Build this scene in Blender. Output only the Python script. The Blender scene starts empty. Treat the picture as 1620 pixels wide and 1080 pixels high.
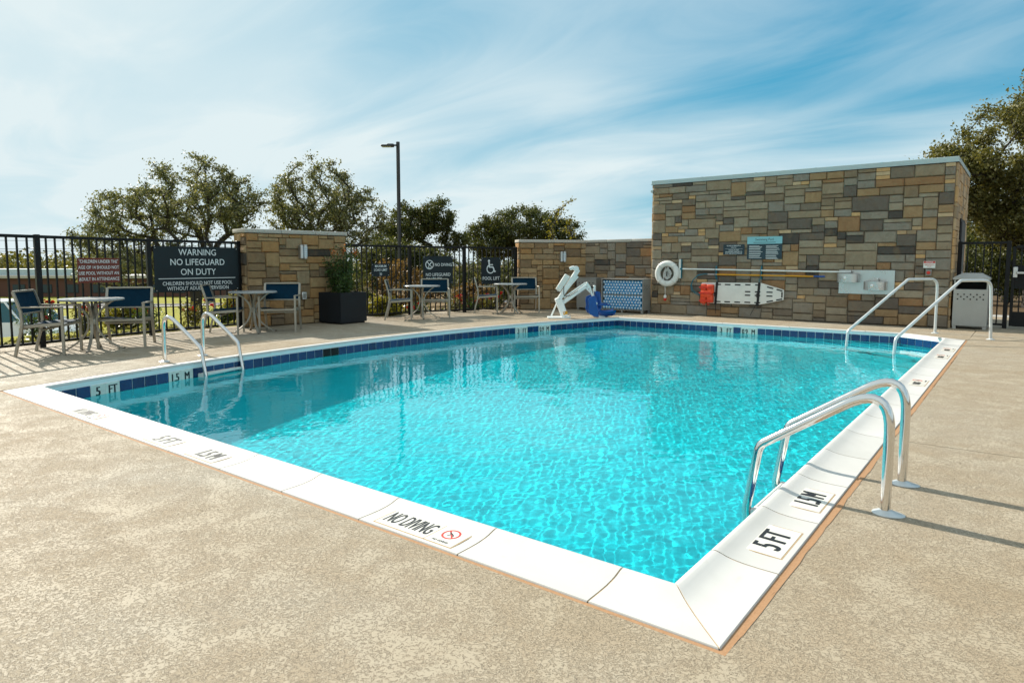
import bpy, bmesh, math, random
import numpy as np
from mathutils import Vector, Matrix, Quaternion
sc = bpy.context.scene
R_ = math.radians
# ------------------------------------------------------------------ camera
cam_d = bpy.data.cameras.new('camera'); cam = bpy.data.objects.new('camera', cam_d)
sc.collection.objects.link(cam); sc.camera = cam
cam_d.sensor_width = 36.0; cam_d.lens = 23.4; cam_d.shift_y = -34 / 1620
cam_d.clip_start = 0.05; cam_d.clip_end = 4000
YAW, PITCH = R_(37.637), R_(4.912)
cam.location = (0.726, -2.048, 1.25)
cam.rotation_euler = (R_(90) - PITCH, 0, YAW)
# ------------------------------------------------------------------ sun and sky
SUN_EL, SUN_DIR2 = R_(33.5), Vector((-1.0, 0.09)).normalized()
sun_vec = Vector((SUN_DIR2.x * math.cos(SUN_EL), SUN_DIR2.y * math.cos(SUN_EL), math.sin(SUN_EL)))
sd = bpy.data.lights.new('sun', 'SUN'); sd.energy = 3.15; sd.angle = R_(0.55); sd.color = (1.0, 0.93, 0.82)
so = bpy.data.objects.new('sun', sd); sc.collection.objects.link(so)
so.rotation_euler = (-sun_vec).to_track_quat('-Z', 'Y').to_euler(); so.location = (-20, 0, 20)
sd.cycles.is_caustics_light = True
w = bpy.data.worlds.new('World'); sc.world = w; w.use_nodes = True
nt = w.node_tree; N = nt.nodes; L = nt.links; N.clear()
out = N.new('ShaderNodeOutputWorld'); bg = N.new('ShaderNodeBackground'); bg.inputs[1].default_value = 0.12
sky = N.new('ShaderNodeTexSky'); sky.sky_type = 'NISHITA'; sky.sun_disc = False
sky.sun_elevation = SUN_EL; sky.sun_rotation = math.atan2(SUN_DIR2.x, SUN_DIR2.y)
sky.air_density = 1.0; sky.dust_density = 0.6; sky.ozone_density = 2.2
tc = N.new('ShaderNodeTexCoord'); sep = N.new('ShaderNodeSeparateXYZ'); L.new(tc.outputs['Generated'], sep.inputs[0])
def wmath(op, a, b=None):
    m = N.new('ShaderNodeMath'); m.operation = op
    for i, v in enumerate((a, b)):
        if v is None: continue
        if isinstance(v, (int, float)): m.inputs[i].default_value = v
        else: L.new(v, m.inputs[i])
    return m.outputs[0]
zz = wmath('ADD', wmath('MAXIMUM', sep.outputs[2], 0.0), 0.16)
px, py = wmath('DIVIDE', sep.outputs[0], zz), wmath('DIVIDE', sep.outputs[1], zz)
cmb = N.new('ShaderNodeCombineXYZ'); L.new(px, cmb.inputs[0]); L.new(py, cmb.inputs[1])
def cloud_noise(rot, scl, loc, scale, detail, rough, dist, lo, hi):
    mp = N.new('ShaderNodeMapping'); mp.inputs['Rotation'].default_value = (0, 0, R_(rot)); mp.inputs['Scale'].default_value = scl; mp.inputs['Location'].default_value = loc
    L.new(cmb.outputs[0], mp.inputs[0])
    n = N.new('ShaderNodeTexNoise'); n.inputs['Scale'].default_value = scale; n.inputs['Detail'].default_value = detail
    n.inputs['Roughness'].default_value = rough; n.inputs['Distortion'].default_value = dist
    L.new(mp.outputs[0], n.inputs['Vector'])
    mr = N.new('ShaderNodeMapRange'); mr.interpolation_type = 'SMOOTHSTEP'
    mr.inputs[1].default_value = lo; mr.inputs[2].default_value = hi; L.new(n.outputs[0], mr.inputs[0])
    return mr.outputs[0]
veil = cloud_noise(25, (0.55, 1.0, 1), (3.4, 1.7, 0), 0.42, 3, 0.5, 0.3, 0.28, 0.53)
wisps = cloud_noise(25, (0.6, 1.35, 1), (8.3, 4.2, 0), 1.3, 10, 0.56, 0.8, 0.30, 0.76)
cl = wmath('MINIMUM', wmath('ADD', wmath('MULTIPLY', veil, 0.88), wmath('MULTIPLY', wisps, 0.32)), 1.0)
cmix = N.new('ShaderNodeMix'); cmix.data_type = 'RGBA'
cmix.inputs[7].default_value = (2.92, 3.36, 3.46, 1)
L.new(cl, cmix.inputs[0]); L.new(cmix.outputs[2], bg.inputs[0])
tint = N.new('ShaderNodeMix'); tint.data_type = 'RGBA'; tint.blend_type = 'MULTIPLY'; tint.inputs[0].default_value = 1.0
tint.inputs[7].default_value = (0.01, 0.92, 1.36, 1)
va = N.new('ShaderNodeVectorMath'); va.operation = 'MULTIPLY_ADD'; va.inputs[1].default_value = (0.42,) * 3; va.inputs[2].default_value = (1, 1, 1)
vd = N.new('ShaderNodeVectorMath'); vd.operation = 'DIVIDE'
L.new(sky.outputs[0], va.inputs[0]); L.new(sky.outputs[0], vd.inputs[0]); L.new(va.outputs[0], vd.inputs[1])   # soft shoulder: the haze near the sun stays below white
L.new(vd.outputs[0], tint.inputs[6]); L.new(tint.outputs[2], cmix.inputs[6]); L.new(bg.outputs[0], out.inputs[0])
# ------------------------------------------------------------------ film
sc.view_settings.view_transform = 'Standard'; sc.view_settings.look = 'None'
sc.view_settings.exposure = 1.12; sc.view_settings.gamma = 1.0; sc.view_settings.use_curve_mapping = False
sc.cycles.use_denoising = True
sc.cycles.max_bounces = 10; sc.cycles.transparent_max_bounces = 12; sc.cycles.transmission_bounces = 6; sc.cycles.diffuse_bounces = 4; sc.cycles.glossy_bounces = 4
sc.cycles.caustics_refractive = True; sc.cycles.caustics_reflective = False; sc.cycles.sample_clamp_indirect = 6.0
sc.cycles.use_adaptive_sampling = True; sc.cycles.adaptive_threshold = 0.015

# ================================================================== helpers
COL = sc.collection
rng = random.Random(7)
def link(name, me, parent=None):
    o = bpy.data.objects.new(name, me); COL.objects.link(o)
    if parent is not None: o.parent = parent
    return o
def tag(o, label=None, cat=None, group=None, kind=None):
    if label: o['label'] = label
    if cat: o['category'] = cat
    if group: o['group'] = group
    if kind: o['kind'] = kind
    return o
def thing(name, label, cat, loc=(0, 0, 0), rz=0.0, group=None):
    o = bpy.data.objects.new(name, None); COL.objects.link(o); o.empty_display_size = 0.1
    o.location = loc; o.rotation_euler = (0, 0, rz)
    return tag(o, label, cat, group)
def copy_tree(o, parent=None):
    c = o.copy(); COL.objects.link(c)
    if parent is not None: c.parent = parent
    for ch in list(o.children): copy_tree(ch, c)
    return c
class MB:
    """collects shapes, builds ONE mesh object"""
    def __init__(s): s.bm = bmesh.new()
    def box(s, c, size, bev=0.0, rot=None, seg=1):
        m = Matrix.Translation(Vector(c)) @ (rot.to_4x4() if rot is not None else Matrix.Identity(4)) @ Matrix.Diagonal((*size, 1))
        r = bmesh.ops.create_cube(s.bm, size=1.0, matrix=m)
        if bev > 0:
            vs = r['verts']; es = {e for v in vs for e in v.link_edges}
            bmesh.ops.bevel(s.bm, geom=list(es), offset=bev, segments=seg, profile=0.5, affect='EDGES')
        return s
    def bar(s, a, b, wd, ht=None, bev=0.0, up=(0, 0, 1)):
        a, b = Vector(a), Vector(b); d = b - a; ln = d.length
        x = d.normalized(); u = Vector(up)
        if abs(x.dot(u)) > 0.98: u = Vector((1, 0, 0))
        y = u.cross(x).normalized(); z = x.cross(y)
        rot = Matrix((x, y, z)).transposed()
        return s.box((a + b) / 2, (ln, wd, ht if ht else wd), bev, rot)
    def tube(s, pts, r, n=10, cap=True, flat=None):
        """swept round tube (flat=(w,h) gives a rounded rectangular section)"""
        pts = [Vector(p) for p in pts]; rr = r if isinstance(r, (list, tuple)) else [r] * len(pts)
        t0 = (pts[1] - pts[0]).normalized(); u = Vector((0, 0, 1)) if abs(t0.z) < 0.9 else Vector((1, 0, 0))
        y = u.cross(t0).normalized(); rings = []
        for i, p in enumerate(pts):
            t = (pts[min(i + 1, len(pts) - 1)] - pts[max(i - 1, 0)]).normalized()
            y = (y - t * y.dot(t)).normalized(); z = t.cross(y)
            ring = []
            for k in range(n):
                a = 2 * math.pi * (k + 0.5) / n
                if flat: cx_, cz_ = flat[0] / 2 * (1 if math.cos(a) > 0 else -1), flat[1] / 2 * (1 if math.sin(a) > 0 else -1)
                else: cx_, cz_ = rr[i] * math.cos(a), rr[i] * math.sin(a)
                ring.append(s.bm.verts.new(p + y * cx_ + z * cz_))
            rings.append(ring)
        for a, b in zip(rings, rings[1:]):
            for k in range(n): s.bm.faces.new((a[k], a[(k + 1) % n], b[(k + 1) % n], b[k]))
        if cap:
            s.bm.faces.new(list(reversed(rings[0]))); s.bm.faces.new(rings[-1])
        return s
    def lathe(s, prof, c=(0, 0, 0), n=24, rot=None):
        c = Vector(c); rings = []
        for r, z in prof:
            ring = []
            for k in range(n):
                a = 2 * math.pi * k / n; v = Vector((r * math.cos(a), r * math.sin(a), z))
                if rot is not None: v = rot @ v
                ring.append(s.bm.verts.new(c + v))
            rings.append(ring)
        for a, b in zip(rings, rings[1:]):
            for k in range(n): s.bm.faces.new((a[k], a[(k + 1) % n], b[(k + 1) % n], b[k]))
        s.bm.faces.new(list(reversed(rings[0]))); s.bm.faces.new(rings[-1])
        return s
    def poly(s, pts, d):
        """closed outline pts (3-D) extruded by the vector d"""
        d = Vector(d); a = [s.bm.verts.new(Vector(p)) for p in pts]; b = [s.bm.verts.new(Vector(p) + d) for p in pts]
        s.bm.faces.new(list(reversed(a))); s.bm.faces.new(b)
        for i in range(len(a)): s.bm.faces.new((a[i], a[(i + 1) % len(a)], b[(i + 1) % len(a)], b[i]))
        return s
    def face(s, pts):
        s.bm.faces.new([s.bm.verts.new(Vector(p)) for p in pts]); return s
    def build(s, name, mat, parent=None, smooth=None, fix=True):
        if fix: bmesh.ops.recalc_face_normals(s.bm, faces=s.bm.faces)
        me = bpy.data.meshes.new(name); s.bm.to_mesh(me); s.bm.free()
        if mat: me.materials.append(mat)
        if smooth is not None:
            me.polygons.foreach_set('use_smooth', [True] * len(me.polygons)); me.set_sharp_from_angle(angle=R_(smooth))
        return link(name, me, parent)
def np_mesh(name, verts, faces, mat, parent=None, smooth=False):
    me = bpy.data.meshes.new(name); n, m, k = len(verts), len(faces), faces.shape[1]
    me.vertices.add(n); me.vertices.foreach_set('co', np.ascontiguousarray(verts, dtype=np.float32).ravel())
    me.loops.add(m * k); me.loops.foreach_set('vertex_index', np.ascontiguousarray(faces, dtype=np.int32).ravel())
    me.polygons.add(m); me.polygons.foreach_set('loop_start', np.arange(0, m * k, k, dtype=np.int32))
    if smooth: me.polygons.foreach_set('use_smooth', np.ones(m, dtype=bool))
    me.update(calc_edges=True); me.validate()
    if mat: me.materials.append(mat)
    return link(name, me, parent)
# ------------------------------------------------------------------ materials
class NT:
    def __init__(s, name):
        s.m = bpy.data.materials.new(name); s.m.use_nodes = True; s.t = s.m.node_tree; s.n = s.t.nodes; s.l = s.t.links
        s.p = s.n['Principled BSDF']; s.out = s.n['Material Output']
    def new(s, t, **kw):
        x = s.n.new(t)
        for k, v in kw.items(): setattr(x, k, v)
        return x
    def put(s, sock, v):
        if isinstance(v, (int, float, tuple, list)): sock.default_value = v
        else: s.l.new(v, sock)
    def coord(s, kind='Object', scale=None):
        c = s.new('ShaderNodeTexCoord').outputs[kind]
        if scale:
            mp = s.new('ShaderNodeMapping'); mp.inputs['Scale'].default_value = scale; s.l.new(c, mp.inputs[0]); c = mp.outputs[0]
        return c
    def noise(s, scale, detail=4, rough=0.55, dist=0.0, vec=None):
        n = s.new('ShaderNodeTexNoise'); n.inputs['Scale'].default_value = scale; n.inputs['Detail'].default_value = detail
        n.inputs['Roughness'].default_value = rough; n.inputs['Distortion'].default_value = dist
        if vec is not None: s.l.new(vec, n.inputs['Vector'])
        return n.outputs[0]
    def ramp(s, fac, stops, interp='LINEAR'):
        r = s.new('ShaderNodeValToRGB'); cr = r.color_ramp; cr.interpolation = interp
        while len(cr.elements) < len(stops): cr.elements.new(0.5)
        for e, (p, c) in zip(cr.elements, stops):
            e.position = p; e.color = (*c, 1) if len(c) == 3 else c
        s.l.new(fac, r.inputs[0]); return r.outputs[0]
    def mr(s, v, a, b, c, d, smooth=False):
        r = s.new('ShaderNodeMapRange'); 
        if smooth: r.interpolation_type = 'SMOOTHSTEP'
        for i, x in enumerate((a, b, c, d)): r.inputs[i + 1].default_value = x
        s.l.new(v, r.inputs[0]); return r.outputs[0]
    def mix(s, f, a, b, mode='MIX'):
        m = s.new('ShaderNodeMix', data_type='RGBA', blend_type=mode)
        s.put(m.inputs[0], f)
        s.put(m.inputs[6], (*a, 1) if isinstance(a, tuple) and len(a) == 3 else a); s.put(m.inputs[7], (*b, 1) if isinstance(b, tuple) and len(b) == 3 else b)
        return m.outputs[2]
    def math(s, op, a, b=0.0):
        m = s.new('ShaderNodeMath', operation=op); s.put(m.inputs[0], a); s.put(m.inputs[1], b); return m.outputs[0]
    def bump(s, h, strength, dist=0.01):
        b = s.new('ShaderNodeBump'); b.inputs['Strength'].default_value = strength; b.inputs['Distance'].default_value = dist
        s.l.new(h, b.inputs['Height']); s.l.new(b.outputs[0], s.p.inputs['Normal'])
    def set(s, col=None, rough=None, metal=None, spec=None):
        if col is not None: s.put(s.p.inputs['Base Color'], (*col, 1) if isinstance(col, tuple) and len(col) == 3 else col)
        if rough is not None: s.put(s.p.inputs['Roughness'], rough)
        if metal is not None: s.put(s.p.inputs['Metallic'], metal)
        if spec is not None: s.p.inputs['Specular IOR Level'].default_value = spec
        return s.m
def plain(name, col, rough=0.5, metal=0.0, var=0.12, scale=9.0, bump=0.0, spec=0.5):
    """paint, metal or plastic with faint blotches, wear in the gloss and a fine grain"""
    t = NT(name); c = t.coord()
    n = t.noise(scale, 5, 0.6, 0.2, c)
    lo = tuple(x * (1 - var) for x in col); hi = tuple(min(1, x * (1 + var)) for x in col)
    t.set(t.ramp(n, [(0.3, lo), (0.7, hi)]), t.mr(n, 0.3, 0.7, max(0.04, rough - 0.06), min(1, rough + 0.06)), metal, spec)
    if bump > 0: t.bump(t.noise(scale * 25, 3, 0.6, 0, c), bump, 0.002)
    return t.m
M = {}
M['steel'] = plain('polished_steel', (0.72, 0.71, 0.69), 0.13, 1.0, 0.05, 6)
M['rail_white'] = plain('satin_grey_rail', (0.62, 0.65, 0.65), 0.32, 0.35, 0.06, 5)
M['black_metal'] = plain('black_fence_paint', (0.006, 0.007, 0.008), 0.45, 0.0, 0.25, 7, 0, 0.25)
M['charcoal'] = plain('charcoal_sign', (0.013, 0.022, 0.027), 0.5, 0, 0.12, 3, 0, 0.25)
M['planter'] = plain('planter_black', (0.011, 0.015, 0.019), 0.5, 0, 0.2, 3, 0, 0.25)
M['sign_text'] = plain('sign_lettering', (0.72, 0.78, 0.78), 0.5, 0, 0.04, 8)
M['ink'] = plain('black_ink', (0.012, 0.013, 0.015), 0.5, 0, 0.2, 20)
M['ink_red'] = plain('red_ink', (0.55, 0.05, 0.035), 0.45, 0, 0.1, 20)
M['brown_sign'] = plain('brown_red_sign', (0.16, 0.028, 0.016), 0.45, 0, 0.1, 3)
M['frame'] = plain('champagne_aluminium', (0.36, 0.33, 0.27), 0.38, 0.45, 0.1, 6)
M['grey_cab'] = plain('warm_grey_powder_coat', (0.25, 0.245, 0.225), 0.5, 0.1, 0.07, 3)
M['dark'] = plain('dark_hole', (0.008, 0.008, 0.008), 0.8, 0, 0.1, 3)
M['white_paint'] = plain('white_powder_coat', (0.76, 0.80, 0.78), 0.32, 0, 0.05, 8)
M['white_plastic'] = plain('white_plastic', (0.70, 0.71, 0.67), 0.4, 0, 0.05, 6)
M['blue_plastic'] = plain('blue_plastic', (0.005, 0.068, 0.28), 0.35, 0, 0.15, 5)
M['red'] = plain('red_plastic', (0.60, 0.03, 0.012), 0.4, 0, 0.15, 9)
M['orange_red'] = plain('orange_red_foam', (0.75, 0.07, 0.015), 0.5, 0, 0.15, 9)
M['yellow'] = plain('yellow_pole', (0.62, 0.30, 0.01), 0.35, 0, 0.1, 9)
M['teal_metal'] = plain('teal_bracket', (0.02, 0.16, 0.22), 0.4, 0.3, 0.1, 9)
M['rope'] = plain('white_rope', (0.62, 0.63, 0.60), 0.8, 0, 0.15, 40, 0.4)
M['strap'] = plain('black_webbing', (0.012, 0.012, 0.014), 0.75, 0, 0.2, 30, 0.3)
M['brushed'] = plain('brushed_steel', (0.55, 0.56, 0.55), 0.3, 0.85, 0.06, 4)
M['flashing'] = plain('pale_metal_flashing', (0.42, 0.52, 0.53), 0.42, 0.2, 0.05, 1.5)
M['tabletop'] = plain('grey_table_laminate', (0.33, 0.35, 0.35), 0.3, 0, 0.12, 22)
M['sign_teal'] = plain('pale_teal_sign', (0.22, 0.50, 0.56), 0.4, 0, 0.04, 4)
M['sign_navy'] = plain('dark_navy_sign', (0.012, 0.035, 0.05), 0.4, 0, 0.1, 4)
M['lens'] = plain('frosted_lamp_lens', (0.62, 0.72, 0.78), 0.35, 0, 0.04, 6)
M['bronze'] = plain('dark_bronze_pole', (0.028, 0.028, 0.030), 0.45, 0.2, 0.2, 2)
def m_sling():
    t = NT('blue_sling_fabric'); c = t.coord()
    wv = t.new('ShaderNodeTexWave', wave_type='BANDS', bands_direction='X'); wv.inputs['Scale'].default_value = 120; t.l.new(c, wv.inputs[0])
    wz = t.new('ShaderNodeTexWave', wave_type='BANDS', bands_direction='Z'); wz.inputs['Scale'].default_value = 120; t.l.new(c, wz.inputs[0])
    h = t.math('MULTIPLY', wv.outputs[1], wz.outputs[1]); n = t.noise(7, 4, 0.6, 0, c)
    t.set(t.mix(t.mr(n, 0.3, 0.7, 0, 1), (0.001, 0.019, 0.040), (0.002, 0.031, 0.060)), 0.75, 0, 0.12); t.bump(h, 0.3, 0.002); return t.m
M['sling'] = m_sling()
def m_deck():
    t = NT('tan_knockdown_deck'); c = t.coord()
    big = t.noise(0.32, 5, 0.62, 0.6, c); mid = t.noise(4, 6, 0.65, 0.6, c)
    a = t.noise(75, 6, 0.68, 1.0, c); a = t.math('ADD', a, t.math('MULTIPLY', t.math('SUBTRACT', mid, 0.5), 0.38)); isl = t.mr(a, 0.455, 0.505, 0, 1, True); fine = t.noise(380, 3, 0.7, 0, c)
    edge = t.math('SUBTRACT', 1.0, t.math('ABSOLUTE', t.math('SUBTRACT', t.math('MULTIPLY', isl, 2.0), 1.0)))
    base = t.ramp(big, [(0.34, (0.365, 0.285, 0.185)), (0.5, (0.405, 0.332, 0.235)), (0.64, (0.43, 0.378, 0.295))])
    base = t.mix(t.mr(mid, 0.40, 0.66, 0.0, 0.36), base, (0.45, 0.40, 0.305))
    base = t.mix(t.math('MULTIPLY', edge, 0.60), base, (0.135, 0.100, 0.062))  # thin shadow lines along the raised texture's edges, put into the colour
    base = t.mix(t.mr(isl, 0, 1, 0.22, 0.0), base, (0.25, 0.19, 0.125))
    t.set(base, t.mr(isl, 0, 1, 0.85, 0.66), 0, 0.28)
    h = t.math('ADD', isl, t.math('MULTIPLY', fine, 0.25)); t.bump(h, 0.85, 0.004); return t.m
M['deck'] = m_deck()
def m_speckle(name, c1, c2, rough, scale, bump):
    t = NT(name); c = t.coord(); n = t.noise(scale, 6, 0.65, 0.1, c); b = t.noise(1.7, 4, 0.6, 0.3, c)
    t.set(t.mix(t.mr(n, 0.35, 0.65, 0, 1), c1, c2), rough); t.set(t.mix(t.mr(b, 0.3, 0.7, 0, 0.18), t.p.inputs['Base Color'].links[0].from_socket, c2)); t.bump(n, bump, 0.003); return t.m
M['sealant'] = m_speckle('orange_joint_sealant', (0.43, 0.245, 0.125), (0.35, 0.19, 0.09), 0.85, 90, 0.4)
def m_coping():
    t = NT('white_precast_coping'); c = t.coord('Object'); n = t.noise(40, 6, 0.6, 0, c); b = t.noise(2.2, 5, 0.6, 0.6, c)
    sp = t.noise(150, 2, 0.5, 0, c)
    oi = t.new('ShaderNodeObjectInfo'); k_ = t.math('ADD', t.math('MULTIPLY', b, 0.7), t.math('MULTIPLY', oi.outputs['Random'], 0.3)); col = t.ramp(k_, [(0.28, (0.54, 0.53, 0.495)), (0.62, (0.625, 0.612, 0.58))])
    st = t.noise(6, 6, 0.7, 1.0, c); col = t.mix(t.mr(st, 0.60, 0.80, 0, 0.30), col, (0.46, 0.41, 0.33))
    col = t.mix(t.mr(sp, 0.70, 0.76, 0, 0.35), col, (0.45, 0.40, 0.33))
    t.set(col, 0.62); t.bump(n, 0.12, 0.002); return t.m
M['coping'] = m_coping()
M['grout'] = m_speckle('tan_grout', (0.50, 0.36, 0.21), (0.38, 0.25, 0.13), 0.9, 60, 0.3)
M['tile_grout'] = m_speckle('pale_teal_grout', (0.46, 0.56, 0.56), (0.38, 0.48, 0.48), 0.8, 60, 0.2)
def m_tile():
    t = NT('navy_glazed_tile'); oi = t.new('ShaderNodeObjectInfo'); c = t.coord()
    n = t.noise(22, 5, 0.6, 0.5, c)
    a = t.ramp(oi.outputs['Random'], [(0.0, (0.004, 0.022, 0.075)), (1.0, (0.008, 0.058, 0.170))])
    t.set(t.mix(t.mr(n, 0.35, 0.7, 0, 0.5), a, (0.012, 0.055, 0.19)), 0.08); t.bump(t.noise(9, 2, 0.5, 0, c), 0.06, 0.01); return t.m
M['tile'] = m_tile()
M['marker'] = plain('cream_marker_tile', (0.76, 0.735, 0.66), 0.28, 0, 0.04, 9)
M['plaster'] = m_speckle('pool_plaster', (0.76, 0.84, 0.84), (0.82, 0.88, 0.88), 0.75, 40, 0.1)
def m_water():
    t = NT('pool_water'); t.set((0.012, 0.86, 1.0), 0.0)
    t.p.inputs['Transmission Weight'].default_value = 1.0; t.p.inputs['IOR'].default_value = 1.33
    return t.m
M['water'] = m_water()
def m_stone(name, stops):
    t = NT(name); oi = t.new('ShaderNodeObjectInfo'); c = t.coord()
    base = t.ramp(oi.outputs['Random'], stops, 'CONSTANT')
    geo = t.new('ShaderNodeNewGeometry'); wp = geo.outputs['Position']
    n = t.noise(9, 7, 0.65, 0.8, wp); g = t.noise(75, 4, 0.7, 0, wp); st = t.noise(2.6, 3, 0.5, 1.5, wp)
    col = t.mix(t.mr(n, 0.35, 0.72, 0, 0.55), base, t.mix(1.0, base, (0.50, 0.46, 0.42), 'MULTIPLY'))
    col = t.mix(t.mr(st, 0.52, 0.72, 0, 0.35), col, (0.30, 0.175, 0.075))
    col = t.mix(t.mr(g, 0.3, 0.7, 0.0, 0.25), col, (0.10, 0.085, 0.065))
    t.set(col, 0.88, 0, 0.3); t.bump(t.math('ADD', t.math('MULTIPLY', n, 1.0), t.math('MULTIPLY', g, 0.3)), 1.0, 0.016); return t.m
M['stone_grey'] = m_stone('mixed_grey_ashlar', [(0.0, (0.348, 0.276, 0.184)), (0.13, (0.304, 0.268, 0.209)), (0.28, (0.374, 0.315, 0.226)), (0.43, (0.226, 0.187, 0.139)), (0.55, (0.392, 0.259, 0.135)), (0.63, (0.357, 0.204, 0.098)), (0.70, (0.161, 0.136, 0.111)), (0.79, (0.291, 0.264, 0.217)), (0.89, (0.270, 0.204, 0.131)), (0.97, (0.083, 0.075, 0.067))])
M['stone_tan'] = m_stone('mixed_tan_ashlar', [(0.0, (0.435, 0.285, 0.135)), (0.16, (0.348, 0.225, 0.107)), (0.32, (0.461, 0.315, 0.164)), (0.48, (0.270, 0.183, 0.098)), (0.62, (0.444, 0.246, 0.094)), (0.74, (0.365, 0.268, 0.156)), (0.86, (0.217, 0.153, 0.090)), (0.95, (0.065, 0.056, 0.045))])
M['mortar'] = m_speckle('brown_mortar', (0.20, 0.165, 0.12), (0.14, 0.115, 0.085), 0.95, 50, 0.4)
M['cap_stone'] = m_speckle('cast_stone_cap', (0.50, 0.475, 0.42), (0.42, 0.39, 0.34), 0.75, 25, 0.15)
# ------------------------------------------------------------------ lettering
def text(parent, body, h, loc, rot, mat, name='lettering', align='CENTER', sx=1.0, bold=0.0, depth=0.0006, spacing=1.0, line=1.0):
    """flat lettering: cap height h, in the parent's space"""
    cu = bpy.data.curves.new('t', 'FONT'); cu.body = body; cu.size = h / 0.72; cu.align_x = align; cu.align_y = 'CENTER'
    cu.extrude = depth; cu.offset = bold * h; cu.space_character = spacing; cu.space_line = line; cu.resolution_u = 3
    tmp = bpy.data.objects.new('t', cu); me = bpy.data.meshes.new_from_object(tmp)
    bpy.data.objects.remove(tmp); bpy.data.curves.remove(cu)
    me.name = name; me.materials.clear(); me.materials.append(mat); me.transform(Matrix.Diagonal((sx, 1, 1, 1)))
    o = link(name, me, parent); o.location = loc; o.rotation_euler = rot
    return o
def heavy(parent, body, h, loc, rot, mat, name='lettering', sx=1.0, grow=0.05, axis=(1, 0, 0), lift_=(0, 0, 0.0002), depth=0.0003):
    """bold lettering as one mesh: the same word laid down three times, a hair apart"""
    o = text(parent, body, h, loc, rot, mat, name, sx=sx, depth=depth); bm = bmesh.new()
    for k in (-1, 0, 1):
        me = o.data.copy(); me.transform(Matrix.Translation((k * grow * h / 2, 0, 0.0002 * (k + 1)))); bm.from_mesh(me); bpy.data.meshes.remove(me)
    bm.to_mesh(o.data); bm.free(); return o
UP = (R_(90), 0, 0)          # lettering on an upright board whose front looks along -Y
# ================================================================== the pool and its deck
def circ3(p, q, r):
    A = np.array([[q[0] - p[0], q[1] - p[1]], [r[0] - p[0], r[1] - p[1]]]) * 2
    b = np.array([q[0] ** 2 + q[1] ** 2 - p[0] ** 2 - p[1] ** 2, r[0] ** 2 + r[1] ** 2 - p[0] ** 2 - p[1] ** 2])
    c = np.linalg.solve(A, b); return c, float(np.hypot(*(c - np.array(p))))
AC, AR = circ3((-7.154, 0.0), (-7.93, 5.0), (-6.75, 11.5))          # bowed left side of the pool (outer edge of its coping)
YF, YR = 11.57, 10.94                                                # far edge; where the cut corner begins on the right side
CHX = -0.87
CW = 0.29                                                            # coping width
WATER_Z = -0.16
def arc_x(y, r=AR): return AC[0] - math.sqrt(r * r - (y - AC[1]) ** 2)
def arc_pts(off, y0, y1, n):
    r = AR - off; a0 = math.asin((y0 - AC[1]) / r); a1 = math.asin((y1 - AC[1]) / r)
    return [Vector((AC[0] - r * math.cos(a0 + (a1 - a0) * i / n), AC[1] + r * math.sin(a0 + (a1 - a0) * i / n))) for i in range(n + 1)]
ch_dir = Vector((CHX, YF - YR)).normalized(); ch_n = Vector((-ch_dir.y, ch_dir.x)) * 1.0
if ch_n.dot(Vector((-1, -1))) < 0: ch_n = -ch_n
def outline(off):
    """pool outline shrunk by off, in order: near edge right->left, bowed side, far edge, cut corner, right edge"""
    p0 = Vector((-off, off)); pts = [p0]
    arc = arc_pts(off, off, YF - off, 48)
    q = Vector((0, YR)) + ch_n * off
    # the cut corner line against far edge and right edge
    t = (YF - off - q.y) / ch_dir.y; a = q + ch_dir * t
    t = (-off - q.x) / ch_dir.x; b = q + ch_dir * t
    return pts + arc + [a, b]
pool = thing('pool', None, None); tag(pool, 'turquoise swimming pool with a bowed side, white coping and navy waterline tiles', None, kind='structure')
# shell: walls and sloping floor with corner steps
inner = outline(CW + 0.004)
def floor_z(y): return -1.50 + 0.62 * max(0.0, min(1.0, y / 11.0)) ** 1.2
sh = MB(); n = len(inner)
for i in range(n):
    a, b = inner[i], inner[(i + 1) % n]
    sh.face([(a.x, a.y, 0.0), (b.x, b.y, 0.0), (b.x, b.y, floor_z(b.y)), (a.x, a.y, floor_z(a.y))])
wall = sh.build('pool_wall', M['plaster'], pool, fix=False)
fl = MB()
arcI = arc_pts(CW + 0.004, CW, YF - CW, 30)
for a, b in zip(arcI, arcI[1:]):
    def xr(y):
        if y <= YR: return -CW
        return min(-CW, CHX * (y - YR) / (YF - YR) - CW)
    fl.face([(a.x, a.y, floor_z(a.y)), (xr(a.y) + 0.2, a.y, floor_z(a.y)), (xr(b.y) + 0.2, b.y, floor_z(b.y)), (b.x, b.y, floor_z(b.y))])
floor = fl.build('pool_floor', M['plaster'], pool)
# corner steps inside the cut corner
q0 = Vector((CHX / 2, (YR + YF) / 2)) + ch_n * CW
steps = []
for k, (dist, zt) in enumerate(((0.42, -0.40), (0.74, -0.62), (1.06, -0.84))):
    hw = 0.75 + 0.55 * (k + 1)
    a = q0 + ch_n * dist
    poly = [q0 - ch_dir * (hw - 0.2) - ch_n * 0.25, q0 + ch_dir * (hw - 0.2) - ch_n * 0.25, a + ch_dir * hw, a - ch_dir * hw]
    poly = [Vector((min(p.x, -0.2), min(p.y, YF - 0.2))) for p in poly]
    s_ = MB().poly([(p.x, p.y, -1.25) for p in poly], (0, 0, zt + 1.25 - 0.004 * k)).build('pool_step', M['plaster'], pool)
    e0, e1 = a - ch_dir * hw, a + ch_dir * hw
    MB().bar((*(e0 - ch_n * 0.03), zt + 0.004 - 0.004 * k), (*(e1 - ch_n * 0.03), zt + 0.004 - 0.004 * k), 0.05, 0.012).build('step_edge_tiles', M['tile'], s_)
    steps.append(s_)
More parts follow.
